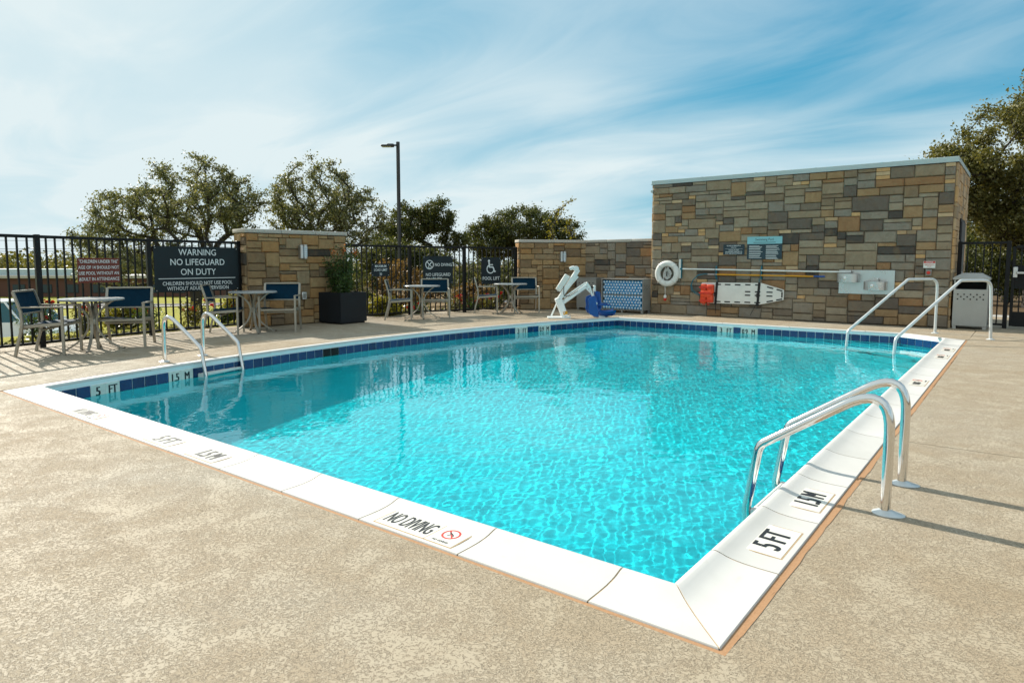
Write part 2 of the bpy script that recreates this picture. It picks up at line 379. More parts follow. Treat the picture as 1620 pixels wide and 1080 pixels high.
# coping stones: rolled lip towards the water
PROF = [(0.0, -0.09), (0.0, -0.004), (0.004, 0.001), (0.08, 0.0018), (0.14, 0.0045), (0.185, 0.0095), (0.215, 0.0160), (0.240, 0.0240), (0.258, 0.0290), (0.271, 0.0295), (0.282, 0.0245), (0.289, 0.014), (0.291, 0.002), (0.289, -0.030), (0.282, -0.041), (0.262, -0.045), (0.20, -0.045), (0.20, -0.09)]
def coping_run(o_pts, i_pts, gap0=True, gap1=True, name='coping_stone'):
    """one stone between two ends; o_pts outer edge line, i_pts inner edge line (same count), both 2-D"""
    g = 0.0038; bm = bmesh.new(); rings = []
    m = len(o_pts)
    for i in range(m):
        o, p = Vector(o_pts[i]), Vector(i_pts[i]); ring = []
        tdir = (Vector(o_pts[min(i + 1, m - 1)]) - Vector(o_pts[max(i - 1, 0)])).normalized()
        sh_ = g if (i == 0 and gap0) else (-g if (i == m - 1 and gap1) else 0)
        for u, z in PROF:
            v = o + (p - o) * (u / 0.29) + tdir * sh_
            ring.append(bm.verts.new((v.x, v.y, z)))
        rings.append(ring)
    k = len(PROF)
    for a, b in zip(rings, rings[1:]):
        for j in range(k): bm.faces.new((a[j], b[j], b[(j + 1) % k], a[(j + 1) % k]))
    bm.faces.new(rings[0]); bm.faces.new(list(reversed(rings[-1])))
    bmesh.ops.recalc_face_normals(bm, faces=bm.faces)
    me = bpy.data.meshes.new(name); bm.to_mesh(me); bm.free(); me.materials.append(M['coping'])
    me.polygons.foreach_set('use_smooth', [True] * len(me.polygons)); me.set_sharp_from_angle(angle=R_(40))
    return link(name, me, pool)
Lo, Li = Vector((arc_x(0), 0)), Vector((AC[0] - math.sqrt((AR - CW) ** 2 - (CW - AC[1]) ** 2), CW))
near_x = [0.0] + [-0.50 - 0.652 * k for k in range(10)]
near_x = [x for x in near_x if x > Lo.x + 0.45] + [Lo.x]
for a, b in zip(near_x, near_x[1:]):
    ia = -CW if a == 0.0 else a; ib = Li.x if b == Lo.x else b
    coping_run([(a, 0), (b, 0)], [(ia, CW), (ib, CW)])
right_y = [0.0] + [0.655 * k for k in range(1, 17)]; right_y = [y for y in right_y if y < YR - 0.3] + [YR]
io = outline(CW)[-1]
for a, b in zip(right_y, right_y[1:]):
    ia = CW if a == 0.0 else a; ib = io.y if b == YR else b
    coping_run([(0, a), (0, b)], [(-CW, ia), (-CW, ib)])
ia_ = outline(CW)[-2]
Rm, Rm_i = Vector((CHX / 2, (YR + YF) / 2)), (io + ia_) / 2
coping_run([(0, YR), tuple(Rm)], [tuple(io), tuple(Rm_i)]); coping_run([tuple(Rm), (CHX, YF)], [tuple(Rm_i), tuple(ia_)])
arcO, arcIn = arc_pts(0, 0, YF, 19 * 3), arc_pts(CW, CW, YF - CW, 19 * 3)
FLo, FLi = arcO[-1], arcIn[-1]
far_x = [CHX] + [CHX - 0.652 * k for k in range(1, 10)]; far_x = [x for x in far_x if x > FLo.x + 0.4] + [FLo.x]
for a, b in zip(far_x, far_x[1:]):
    xa = ia_.x if a == CHX else a; xb = FLi.x if b == FLo.x else b
    coping_run([(a, YF), (b, YF)], [(xa, YF - CW), (xb, YF - CW)])
for k in range(19):
    coping_run([tuple(p) for p in arcO[3 * k:3 * k + 4]], [tuple(p) for p in arcIn[3 * k:3 * k + 4]])
# grout bed under the coping joints (shows in the joints and the mitres)
gb_o, gb_i = outline(0.003), outline(CW - 0.004)
gb = MB()
for i in range(len(gb_o)):
    a, b, c, d = gb_o[i], gb_o[(i + 1) % len(gb_o)], gb_i[(i + 1) % len(gb_o)], gb_i[i]
    for u0, u1, z0, z1 in ((0.0, 0.28, -0.002, -0.0002), (0.28, 0.50, -0.0002, 0.002), (0.50, 0.74, 0.002, 0.0115), (0.74, 0.90, 0.0115, 0.0255), (0.90, 0.97, 0.0255, 0.0225)):
        f = lambda p, q, u, z: (*(p + (q - p) * u), z)
        gb.face([f(a, d, u0, z0), f(b, c, u0, z0), f(b, c, u1, z1), f(a, d, u1, z1)])
gb.build('coping_grout', M['grout'], pool)
# waterline tiles
TP, TH, TZ = 0.1523, 0.146, -0.1195
tile_me = MB().box((0, 0, 0), (TP - 0.009, 0.008, TH), 0.0016).build('waterline_tile', M['tile']).data
COL.objects.unlink(bpy.data.objects['waterline_tile']); bpy.data.objects.remove(bpy.data.objects['waterline_tile'])
mark_me = MB().box((0, 0, 0), (TP + 0.012, 0.009, TH + 0.004), 0.0016).build('depth_marker_tile', M['marker']).data
COL.objects.unlink(bpy.data.objects['depth_marker_tile']); bpy.data.objects.remove(bpy.data.objects['depth_marker_tile'])
def wall_piece(me, name, p, nrm, lbl=None):
    o = link(name, me, pool); o.location = (p.x + nrm.x * 0.004, p.y + nrm.y * 0.004, TZ)
    o.rotation_euler = (0, 0, math.atan2(nrm.y, nrm.x) + math.pi / 2)
    return o
def tile_line(length, pos, marks, skim=None):
    """pos(s) -> point, inward normal; marks: list of (s0, [glyph, glyph])"""
    s = 0.004; j = 0; done = set()
    while s < length - 0.012:
        hit = None
        for i, (s0, gl) in enumerate(marks):
            if i not in done and s + TP > s0: hit = i; break
        if hit is not None:
            done.add(hit)
            for k, g in enumerate(marks[hit][1]):
                p, nr = pos(s + 0.082 + k * 0.165); o = wall_piece(mark_me, 'depth_marker_tile', p, nr)
                heavy(o, g, 0.098, (0, -0.0051, -0.004), UP, M['ink'], 'marker_lettering', sx=0.70 if len(g) > 1 or g == 'M' else 0.86, grow=0.09)
            s += 0.165 * len(marks[hit][1]); continue
        if skim and skim[0] < s + TP / 2 < skim[1]:
            p, nr = pos(s + TP / 2); k = int((s + TP / 2 - skim[0]) / TP)
            o = wall_piece(tile_me, 'skimmer_mouth', p + nr * 0.002, nr); o.data = tile_me.copy(); o.data.materials[0] = M['dark']
            s += TP; continue
        rem = min(TP, length - s); p, nr = pos(s + rem / 2); o = wall_piece(tile_me, 'waterline_tile', p, nr); o.scale.x = rem / TP; s += TP
RI = AR - CW - 0.004
a0 = math.asin((CW - AC[1]) / RI); a1 = math.asin((YF - CW - AC[1]) / RI)
def arc_pos(s):
    a = a0 + s / RI; return Vector((AC[0] - RI * math.cos(a), AC[1] + RI * math.sin(a))), Vector((math.cos(a), -math.sin(a)))
def s_of(y): return (math.asin((y - AC[1]) / RI) - a0) * RI
tile_line((a1 - a0) * RI, arc_pos, [(s_of(0.77), ['5', 'FT']), (s_of(1.75), ['1.5', 'M']), (s_of(8.57), ['3', 'FT']), (s_of(9.18), ['0.9', 'M'])], (s_of(4.02), s_of(4.40)))
fy = YF - CW - 0.004; fx0 = AC[0] - math.sqrt(RI ** 2 - (fy - AC[1]) ** 2)
tile_line(inner[-2].x - fx0, lambda s: (Vector((fx0 + s, fy)), Vector((0, -1))), [(-4.21 - fx0, ['3', 'FT']), (-3.60 - fx0, ['0.9', 'M'])])
ci, cj = inner[-2], inner[-1]; cd = (cj - ci).normalized()
tile_line((cj - ci).length, lambda s: (ci + cd * s, ch_n), [])
# the two walls that face away: plain bands of the same tiles
for (p, q_, nr) in ((Vector((-CW - .004, CW)), Vector((-CW - .004, inner[-1].y)), Vector((-1, 0))), (Vector((Li.x, CW + .004)), Vector((-CW, CW + .004)), Vector((0, 1)))):
    d = q_ - p; k = int(d.length / TP); band = MB()
    for i in range(k):
        c = p + d * ((i + 0.5) / k) + nr * 0.004; rot = Matrix.Rotation(math.atan2(nr.y, nr.x) + math.pi / 2, 3, 'Z')
        band.box((c.x, c.y, TZ), (TP - 0.005, 0.008, TH), 0, rot)
    tag(band.build('tile_band', M['tile'], pool), kind='stuff')
gr = MB(); gi = outline(CW + 0.0035)
for i in range(len(gi)):
    a, b = gi[i], gi[(i + 1) % len(gi)]; gr.face([(a.x, a.y, -0.04), (b.x, b.y, -0.04), (b.x, b.y, -0.20), (a.x, a.y, -0.20)])
gr.build('tile_grout', M['tile_grout'], pool)
# printed markers let into the coping
def coping_marker(cx, cy, wd, dp, rz, glyph, h, sx, kind=0):
    """plate on the coping; its reading direction is turned by rz"""
    e = link('coping_marker', None, pool); e.location = (cx, cy, 0.0); e.rotation_euler = (0, 0, rz)
    tilt = 0.042
    pl = MB().box((0, 0, 0.0032), (wd, dp, 0.006), 0.0015, Matrix.Rotation(tilt, 3, 'X')).build('marker_plate', M['marker'], e)
    MB().box((0, 0, 0.0022), (wd + 0.012, dp + 0.012, 0.006), 0.0, Matrix.Rotation(tilt, 3, 'X')).build('marker_grout', M['grout'], e)
    rt = (tilt, 0, 0)
    if kind == 0: heavy(e, glyph, h, (0, 0, 0.0068), rt, M['ink'], sx=sx, grow=0.10)
    else:
        x0 = wd * 0.33
        heavy(e, 'NO DIVING', h * (1.12 if rz == 0 else 0.72), (-wd * 0.165, 0, 0.0068), rt, M['ink'], sx=sx * 0.90, grow=0.03 if rz == 0 else 0.0)
        MB().box((wd * 0.167, 0, 0.0061), (0.004, dp, 0.0008), 0, Matrix.Rotation(tilt, 3, 'X')).build('marker_divider', M['grout'], e)
        r = dp * 0.30; ring = []
        bm = MB()
        for k in range(28):
            a0_, a1_ = 2 * math.pi * k / 28, 2 * math.pi * (k + 1) / 28
            zf = lambda y: 0.0067 + y * tilt
            P = [(x0 + rr * math.cos(a), 0.02 + rr * math.sin(a), zf(0.02 + rr * math.sin(a))) for rr, a in ((r, a0_), (r, a1_), (r * 0.78, a1_), (r * 0.78, a0_))]
            bm.face(P)
        c45 = 0.70
        bm.face([(x0 - r * .62, 0.02 + r * .50, zf(0.02 + r * .5)), (x0 - r * .50, 0.02 + r * .62, zf(0.02 + r * .62)), (x0 + r * .62, 0.02 - r * .50, zf(0.02 - r * .5)), (x0 + r * .50, 0.02 - r * .62, zf(0.02 - r * .62))])
        bm.build('prohibition_ring', M['ink_red'], e)
        d = MB()                                    # the diver inside the ring
        for P in (((-.45, .25), (-.05, .05), (.0, .2), (-.4, .38)), ((-.1, .1), (.35, -.15), (.42, -.05), (.0, .22)), ((-.1, .05), (-.25, -.4), (-.15, -.42), (.02, .0)), ((.36, -.12), (.5, -.2), (.46, -.32), (.33, -.22))):
            d.face([(x0 + u * r, 0.02 + v * r, zf(0.02 + v * r) + 0.0003) for u, v in P])
        d.build('diver_mark', M['ink'], e)
        text(e, 'NO DIVING', dp * 0.085, (x0, -dp * 0.36, 0.0068 - dp * 0.36 * tilt), rt, M['ink'], sx=1.0, bold=0.02, depth=0.0003)
    return e
coping_marker(-1.468, 0.107, 0.50, 0.156, 0, '', 0.098, 0.42, 1)
coping_marker(-5.37, 0.107, 0.50, 0.156, 0, '', 0.098, 0.42, 1)
coping_marker(-4.02, 0.107, 0.335, 0.156, 0, '5 FT', 0.122, 0.68)
coping_marker(-3.425, 0.107, 0.335, 0.156, 0, '1.5 M', 0.122, 0.56)
for yy, s_, k in ((0.97, '5 FT', 0), (1.63, '1.5 M', 0), (5.98, '', 1), (8.42, '', 1), (9.3, '', 1)):
    coping_marker(-0.112, yy, 0.335 if k == 0 else 0.42, 0.156, R_(90), s_, 0.122 if k == 0 else 0.098, (0.68 if s_ == '5 FT' else 0.56) if k == 0 else 0.36, k)
# water
gx, gy = np.arange(-8.05, 0.02, 0.0125), np.arange(0.10, 11.50, 0.0125)
X, Y = np.meshgrid(gx, gy, indexing='ij'); Z = np.zeros_like(X); r_ = np.random.RandomState(3)
for lam, slope, cnt in ((1.6, 0.004, 5), (0.75, 0.006, 7), (0.38, 0.006, 10), (0.20, 0.008, 12), (0.11, 0.010, 14), (0.068, 0.014, 18), (0.048, 0.009, 14)):
    for k in range(cnt):
        l_ = lam * r_.uniform(0.75, 1.3); th = r_.uniform(0, 2 * math.pi); kk = 2 * math.pi / l_
        amp = slope / kk / math.sqrt(cnt) * 1.414
        ph = r_.uniform(0, 6.28); ph2 = 0.7 * np.sin(X * r_.uniform(.3, .9) + Y * r_.uniform(.3, .9) + r_.uniform(0, 6))
        Z += amp * np.sin(kk * (X * math.cos(th) + Y * math.sin(th)) + ph + ph2)
calm = 0.75 + 0.35 * np.sin(X * 0.55 + 1.0) * np.sin(Y * 0.45 + 0.4)
Z = WATER_Z + Z * calm
nx, ny = X.shape; idx = np.arange(nx * ny).reshape(nx, ny)
fc = np.stack([idx[:-1, :-1], idx[1:, :-1], idx[1:, 1:], idx[:-1, 1:]], -1).reshape(-1, 4)
cxm, cym = X[:-1, :-1].ravel() + 0.006, Y[:-1, :-1].ravel() + 0.006
keep = (np.hypot(cxm - AC[0], cym - AC[1]) < AR - CW + 0.03) & (cxm < -CW + 0.03) & (cym > CW - 0.03) & (cym < YF - CW + 0.03)
keep &= ((cxm - 0) * ch_n.x + (cym - YR) * ch_n.y) > CW - 0.03
fc = fc[keep]; used, inv = np.unique(fc, return_inverse=True)
water = np_mesh('water', np.stack([X.ravel(), Y.ravel(), Z.ravel()], -1)[used], inv.reshape(-1, 4), M['water'], None, True)
tag(water, 'clear rippled turquoise pool water', None, kind='structure')
water.cycles.is_caustics_caster = True
for o in [wall, floor] + steps: o.cycles.is_caustics_receiver = True
# deck slabs, laid round the pool with a sealant joint
SJ = 0.028
deck = thing('pool_deck', None, None); tag(deck, 'tan textured concrete pool deck', None, kind='structure')
FC, FR = Vector((13.0, 5.9)), 24.62                                  # outer rim of the deck behind the fence
def rim_x(y): return FC.x - math.sqrt(max(0.0, FR ** 2 - (y - FC.y) ** 2))
def slab(pts): return MB().poly([(p[0], p[1], -0.12) for p in pts], (0, 0, 0.12)).build('deck_slab', M['deck'], deck)
edge_l = [(arc_x(max(y, 0.0)) - SJ, float(y)) for y in np.linspace(-SJ, 2.9, 12)]
slab([(-14, -8), (7, -8), (7, 3.27), (SJ + .012, 3.27), (SJ, -SJ)] + edge_l + [(rim_x(y), float(y)) for y in np.linspace(2.9, 0.0, 8)] + [(-11.6, -3)])
slab([(SJ + .012, 3.277), (7, 3.277), (7, 8.0), (SJ + .02, 8.0)]); slab([(SJ + .02, 8.007), (7, 8.007), (7, 11.6), (0.045, 11.6), (SJ, YR)])
slab([(0.045, 11.607), (7, 11.607), (7, 13.02), (0.048, 13.02)]); slab([(0.048, 13.027), (7, 13.027), (7, 17), (-0.42, 17), (-0.42, 13.027)])
jn = Vector((-ch_n.x, -ch_n.y)) * SJ
slab([(0.038, YR + 0.05), (0.038, 13.02), (-3.2, 13.02), (-3.2, YF + SJ), (CHX - .01, YF + SJ)])
slab([(-3.207, YF + SJ), (-3.207, 13.6), (-6.3, 13.6), (-6.3, YF + SJ)])
slab([(-6.307, YF + SJ), (-6.307, 13.6), (-9.6, 13.6), (-10.2, 11.6), (FLo.x - SJ, YF + SJ)])
for y0, y1 in ((2.907, 5.85), (5.857, 8.8), (8.807, YF + SJ)):
    a = [(arc_x(max(min(y, YF), -SJ)) - SJ, y) for y in np.linspace(y0, y1, 12)]
    b = [(min(rim_x(y), -10.35), y) for y in np.linspace(y1, y0, 12)] if y1 < 8.9 else [(rim_x(min(y, 11.4)), y) for y in np.linspace(y1, y0, 12)]
    slab([(float(p[0]), float(p[1])) for p in a + b])
MB().box((-3, 3, -0.20), (30, 26, 0.10)).build('deck_base', M['sealant'], deck) if False else None
sj_o, sj_i = outline(-SJ - 0.02), outline(0.0); sj = MB()
r2 = random.Random(5)
for i in range(len(sj_i)):
    a, b, c, d = sj_o[i], sj_o[(i + 1) % len(sj_i)], sj_i[(i + 1) % len(sj_i)], sj_i[i]
    sj.face([(*a, -0.006), (*b, -0.006), (*c, -0.006), (*d, -0.006)])
tag(sj.build('sealant_joint', M['sealant'], None), 'orange tan sealant joint round the white coping', None, kind='structure')
# the smear of sealant that runs over the deck beside the near corner and along the right joint
sm = MB(); 
def blob(cx_, cy_, rx, ry, z, n=18, seed=1):
    q = random.Random(seed); sm.face([(cx_ + rx * (0.75 + 0.4 * q.random()) * math.cos(2 * math.pi * k / n), cy_ + ry * (0.75 + 0.4 * q.random()) * math.sin(2 * math.pi * k / n), z) for k in range(n)])

for k in range(26):
    y = 0.32 + k * 0.41; blob(SJ + 0.001, y, 0.004 + 0.012 * r2.random() ** 2, 0.27, 0.0016 + 0.0004 * (k % 2), 22, 10 + k)
tag(sm.build('sealant_smear', M['sealant'], None), 'thin orange sealant smeared over the deck beside the coping', None, kind='structure')
MB().box((-3.0, 4.0, -2.0), (0.01, 0.01, 0.01)) if False else None
# ================================================================== stone walls
def frame_rz(d): return math.atan2(d[1], d[0])                        # local +x along d, the front looks along local -y
def stone_variant(seed):
    q = random.Random(seed); nx_, nz_ = 6, 4; bm = bmesh.new(); g = []
    off = q.uniform(-0.12, 0.12)
    for i in range(nx_):
        col = []
        for j in range(nz_):
            u, v = i / (nx_ - 1) - 0.5, j / (nz_ - 1) - 0.5
            edge = i in (0, nx_ - 1) or j in (0, nz_ - 1)
            y = -0.58 - off + q.uniform(-0.05, 0.05) if edge else -0.95 - off + q.uniform(-0.30, 0.20)
            if not edge: u += q.uniform(-0.02, 0.02); v += q.uniform(-0.03, 0.03)
            if i == 1: u = -0.5 + 0.045
            if i == nx_ - 2: u = 0.5 - 0.045
            if j == 1: v = -0.5 + 0.09
            if j == nz_ - 2: v = 0.5 - 0.09
            col.append(bm.verts.new((u, y, v)))
        g.append(col)
    for i in range(nx_ - 1):
        for j in range(nz_ - 1): bm.faces.new((g[i][j], g[i + 1][j], g[i + 1][j + 1], g[i][j + 1]))
    rim = [g[i][0] for i in range(nx_)] + [g[-1][j] for j in range(1, nz_)] + [g[i][-1] for i in range(nx_ - 2, -1, -1)] + [g[0][j] for j in range(nz_ - 2, 0, -1)]
    back = [bm.verts.new((v.co.x, 0.0, v.co.z)) for v in rim]
    for i in range(len(rim)): bm.faces.new((rim[i], back[i], back[(i + 1) % len(rim)], rim[(i + 1) % len(rim)]))
    bmesh.ops.recalc_face_normals(bm, faces=bm.faces)
    me = bpy.data.meshes.new('stone'); bm.to_mesh(me); bm.free()
    me.polygons.foreach_set('use_smooth', [True] * len(me.polygons)); me.set_sharp_from_angle(angle=R_(50))
    return me
VAR = {}
for key in ('stone_grey', 'stone_tan'):
    VAR[key] = []
    for k in range(7):
        me = stone_variant(k); me.materials.append(M[key]); VAR[key].append(me)
def ashlar_layout(wd, ht, seed, u=0.078, v=0.0745, wmax=8, hmax=4):
    q = random.Random(seed); nu, nv = max(2, round(wd / u)), max(2, round(ht / v)); uu, vv = wd / nu, ht / nv
    occ = [[False] * nu for _ in range(nv)]; res = []
    for j in range(nv):
        for i in range(nu):
            if occ[j][i]: continue
            h = q.choices((1, 2, 3, 4), (0.22, 0.50, 0.23, 0.05))[0]; h = min(h, hmax, nv - j)
            free = 0
            while i + free < nu and not occ[j][i + free] and free < wmax: free += 1
            want = q.choice((3, 4, 4, 5, 5, 6, 6, 7)) if h > 1 else q.choice((2, 3, 4, 5, 6))
            wv = min(want, free)
            if free - wv == 1: wv = free
            if h > wv: h = max(1, wv)
            ok = h
            for a in range(1, h):
                if any(occ[j + a][i + b] for b in range(wv)): ok = a; break
            if 0 < nv - j - ok < 1: ok = nv - j
            for a in range(ok):
                for b in range(wv): occ[j + a][i + b] = True
            res.append((i * uu, j * vv, wv * uu, ok * vv))
    return res
def ashlar(parent, wd, ht, seed, mat, z0=0.0, joined=False, depth=0.046, limit=300, **kw):
    lay = ashlar_layout(wd, ht, seed, **kw); q = random.Random(seed + 1); gap = 0.008
    lay.sort(key=lambda r: -r[2] * r[3]); rest = []
    for k, (x, z, sw, sh_) in enumerate(lay):
        if joined or k >= limit: rest.append((x, z, sw, sh_)); continue
        o = link('stone', q.choice(VAR[mat]), parent)
        o.location = (x + sw / 2, 0.0, z0 + z + sh_ / 2); o.scale = (sw - gap, depth * q.uniform(0.85, 1.15), sh_ - gap)
        if q.random() < 0.5: o.rotation_euler = (0, math.pi, 0)
    if rest:
        mb = MB()
        for x, z, sw, sh_ in rest:
            d = depth * q.uniform(0.7, 1.0); mb.box((x + sw / 2, -d / 2, z0 + z + sh_ / 2), (sw - gap, d, sh_ - gap), 0.004)
        tag(mb.build('stonework', M[mat + '_flat'] if mat + '_flat' in M else M[mat], parent), kind='stuff')
def m_stone_flat(name, stops):
    t = NT(name); g = t.new('ShaderNodeNewGeometry')
    base = t.ramp(g.outputs['Random Per Island'], stops, 'CONSTANT'); n = t.noise(9, 6, 0.65, 0.8, g.outputs['Position'])
    t.set(t.mix(t.mr(n, 0.35, 0.72, 0, 0.5), base, t.mix(1.0, base, (0.55, 0.5, 0.45), 'MULTIPLY')), 0.88); t.bump(n, 0.5, 0.012); return t.m
M['stone_tan_flat'] = m_stone_flat('tan_ashlar_block', [(0.0, (0.42, 0.27, 0.13)), (0.3, (0.36, 0.24, 0.13)), (0.6, (0.45, 0.31, 0.17)), (0.85, (0.25, 0.18, 0.11))])
M['stone_grey_flat'] = m_stone_flat('warm_lit_ashlar_block', [(0.0, (0.56, 0.35, 0.16)), (0.3, (0.46, 0.32, 0.18)), (0.6, (0.54, 0.40, 0.24)), (0.85, (0.32, 0.24, 0.15))])  # building side's warm light put into the colour: brighter tan than the front
def cap_run(parent, wd, dp, z, pieces, over=0.045, h=0.075):
    L_ = (wd + 2 * over) / pieces
    for k in range(pieces):
        MB().box((-over + L_ * (k + 0.5), dp / 2, z + h / 2 + 0.002), (L_ - 0.004, dp + 2 * over, h), 0.010, None, 2).build('cap_stone', M['cap_stone'], parent, 40)
# --- pier between the fences
pP, pQ = Vector((-11.09, 4.97)), Vector((-10.877, 7.13)); pw = (pQ - pP).length
pier = thing('stone_pier', 'tan stone pier with pale cap standing behind the black planter', 'stone wall', (pP.x, pP.y, 0), frame_rz(pQ - pP))
MB().box((pw / 2, 0.22, 0.90), (pw, 0.44, 1.84)).build('core', M['mortar'], pier)
ashlar(pier, pw, 1.80, 31, 'stone_tan', z0=0.01, u=0.072, v=0.072)
sidep = link('end_face', None, pier); sidep.location = (0, 0.44, 0); sidep.rotation_euler = (0, 0, R_(-90)); ashlar(sidep, 0.44, 1.80, 33, 'stone_tan', z0=0.01)
sidep = link('back_face', None, pier); sidep.location = (pw, 0.44, 0); sidep.rotation_euler = (0, 0, R_(180)); ashlar(sidep, pw, 1.80, 34, 'stone_tan', z0=0.01, joined=True)
cap_run(pier, pw, 0.44, 1.82, 3)
# --- corner wall: short angled arm, then the back wall
wP, wC = Vector((-9.91, 12.09)), Vector((-8.75, 13.55)); ww = (wC - wP).length
cw = thing('corner_stone_wall', 'low L-shaped stone wall with pale cap behind the white pool lift', 'stone wall', (wP.x, wP.y, 0), 0)
arm = link('angled_arm', None, cw); arm.rotation_euler = (0, 0, frame_rz(wC - wP))
MB().box((ww / 2 - 0.004, 0.175, 0.88), (ww - 0.008, 0.35, 1.80)).build('core', M['mortar'], arm)
ashlar(arm, ww - 0.02, 1.76, 41, 'stone_tan', z0=0.01); cap_run(arm, ww, 0.35, 1.78, 2)
ef = link('end_face', None, cw); d_ = (wC - wP).normalized(); ef.location = (-d_.y * 0.35, d_.x * 0.35, 0); ef.rotation_euler = (0, 0, frame_rz(wC - wP) - R_(90)); ashlar(ef, 0.35, 1.76, 43, 'stone_tan', z0=0.01)
bk = link('back_arm', None, cw); bk.location = (wC.x - wP.x - 0.05, wC.y - wP.y, 0)
bw = 2.14
MB().box((bw / 2, 0.175, 0.88), (bw, 0.35, 1.796)).build('core', M['mortar'], bk)
ashlar(bk, bw, 1.76, 45, 'stone_grey', z0=0.01); cap_run(bk, bw - 0.03, 0.35, 1.782, 3)
# --- utility building
BX, BY, BWD, BHT, BDP = -6.63, 13.2, 6.20, 3.14, 3.0
bld = thing('utility_building', 'tall flat-roofed stone utility building with safety equipment on its front', 'building', (BX, BY, 0))
MB().box((BWD / 2, BDP / 2, BHT / 2 - 0.05), (BWD, BDP, BHT + 0.10)).build('core', M['mortar'], bld)
ashlar(bld, BWD, BHT, 52, 'stone_grey', z0=0.0, u=0.084, v=0.0785)
rs = link('side_face', None, bld); rs.location = (BWD, 0, 0); rs.rotation_euler = (0, 0, R_(90)); ashlar(rs, BDP, BHT, 53, 'stone_grey', joined=True)
ls = link('side_face', None, bld); ls.location = (0, BDP, 0); ls.rotation_euler = (0, 0, R_(-90)); ashlar(ls, BDP, BHT, 54, 'stone_grey', joined=True)
fm = MB(); o_ = 0.045
fm.box((BWD / 2, BDP / 2, BHT + 0.055), (BWD + 2 * o_, BDP + 2 * o_, 0.10), 0.006); fm.box((BWD / 2, BDP / 2, BHT + 0.012), (BWD + 2 * o_ + 0.016, BDP + 2 * o_ + 0.016, 0.014))
rf = fm.build('roof_flashing', M['flashing'], bld)
for k in range(1, 5): MB().box((k * BWD / 5, -o_ - 0.001, BHT + 0.055), (0.05, 0.004, 0.098)).build('flashing_joint', M['flashing'], rf)
dr = MB().box((BWD + 0.05, 1.55, 1.04), (0.05, 0.96, 2.08), 0.004).build('door', M['bronze'], bld)
MB().box((BWD + 0.045, 1.55, 1.06), (0.03, 1.10, 2.16), 0.004).build('door_frame', M['black_metal'], dr); MB().box((BWD + 0.10, 1.18, 1.0), (0.05, 0.03, 0.12), 0.01).build('handle', M['brushed'], dr)
MB().box((-0.02, -0.03, 2.99), (0.06, 0.10, 0.06), 0.006).build('scupper', M['flashing'], bld)
# --- wall lamps and electrical boxes
def sconce(loc, rz, label):
    t = thing('wall_lamp', label, 'wall lamp', loc, rz)
    MB().box((-0.035, -0.05, 0), (0.055, 0.10, 0.27), 0.004).build('lamp_body', M['brushed'], t)
    h = MB()
    pr_ = [(0.05 + 0.055 * math.cos(a), -0.10 * math.sin(a) - 0.02) for a in np.linspace(0, math.pi, 13)]
    h.poly([(p[0] + 0.005, p[1], 0.10) for p in pr_], (0, 0, 0.04)); h.poly([(p[0] + 0.005, p[1], -0.14) for p in pr_], (0, 0, 0.04))
    h.build('lamp_cover', M['brushed'], t, 40)
    MB().poly([(p[0] + 0.005, p[1] * 0.95, -0.10) for p in pr_], (0, 0, 0.20)).build('lens', M['lens'], t, 40)
    for k in range(4):
        MB().poly([(p[0] + 0.005, p[1] * 1.04, -0.072 + 0.045 * k) for p in pr_], (0, 0, 0.008)).build('louvre', M['brushed'], t, 40)
def on_run(P, d, s, z, off=0.03):
    d = Vector(d).normalized(); n_ = Vector((d.y, -d.x)); p = Vector(P) + d * s + n_ * off
    return (p.x, p.y, z)
dp_, dw_ = pQ - pP, wC - wP
sconce(on_run(pP, dp_, 1.12, 1.47, 0.04), frame_rz(dp_), 'steel wall lamp with white slatted lens on the tan pier')
sconce(on_run(wP, dw_, 1.15, 1.41, 0.04), frame_rz(dw_), 'steel wall lamp with white slatted lens on the corner wall')
def outlet(loc, rz, label):
    t = thing('outlet_box', label, 'outlet box', loc, rz)
    MB().box((0, -0.03, 0), (0.10, 0.06, 0.15), 0.008).build('cover', M['brushed'], t, 40); MB().box((0, -0.064, 0.0), (0.06, 0.010, 0.10), 0.004).build('flap', M['grey_cab'], t)
outlet(on_run(pP, dp_, 1.14, 0.58, 0.035), frame_rz(dp_), 'small grey outlet box low on the tan pier')
outlet(on_run(wP, dw_, 1.05, 0.55, 0.035), frame_rz(dw_), 'small grey outlet box low on the corner wall')
# ================================================================== fences
FH = 1.655
def fence(name, label, pts, posts_at, skip_end=False, pitch=0.128, bottom=0.05):
    """black picket fence along a polyline; posts at its nodes"""
    t = thing(name, label, 'fence', (pts[0][0], pts[0][1], 0)); o2 = Vector(pts[0])
    pk = MB().box((0, 0, (FH + bottom) / 2 - 0.01), (0.022, 0.022, FH - bottom - 0.05)).build('picket', M['black_metal'], t); pk_me = pk.data; first = True
    for k, (a, b) in enumerate(zip(pts, pts[1:])):
        a, b = Vector(a) - o2, Vector(b) - o2; d = (b - a); ln = d.length; d.normalize(); rz = frame_rz(d)
        MB().bar((*a, FH - 0.025), (*b, FH - 0.025), 0.042, 0.045, 0.003).build('top_rail', M['black_metal'], t)
        MB().bar((*a, bottom + 0.02), (*b, bottom + 0.02), 0.036, 0.036, 0.003).build('bottom_rail', M['black_metal'], t)
        c = int(ln / pitch); 
        for i in range(1, c):
            p = a + d * (ln * i / c)
            if first: o = pk; first = False
            else: o = link('picket', pk_me, t)
            o.location = (p.x, p.y, 0); o.rotation_euler = (0, 0, rz)
    for p in posts_at:
        p = Vector(p) - o2; MB().box((p.x, p.y, FH / 2 + 0.002), (0.072, 0.072, FH + 0.012), 0.004).build('post', M['black_metal'], t)
    return t
FA = [(-9.95, -1.45), (-10.45, 0.02), (-10.796, 1.474), (-11.2, 3.22), (-11.27, 4.90)]
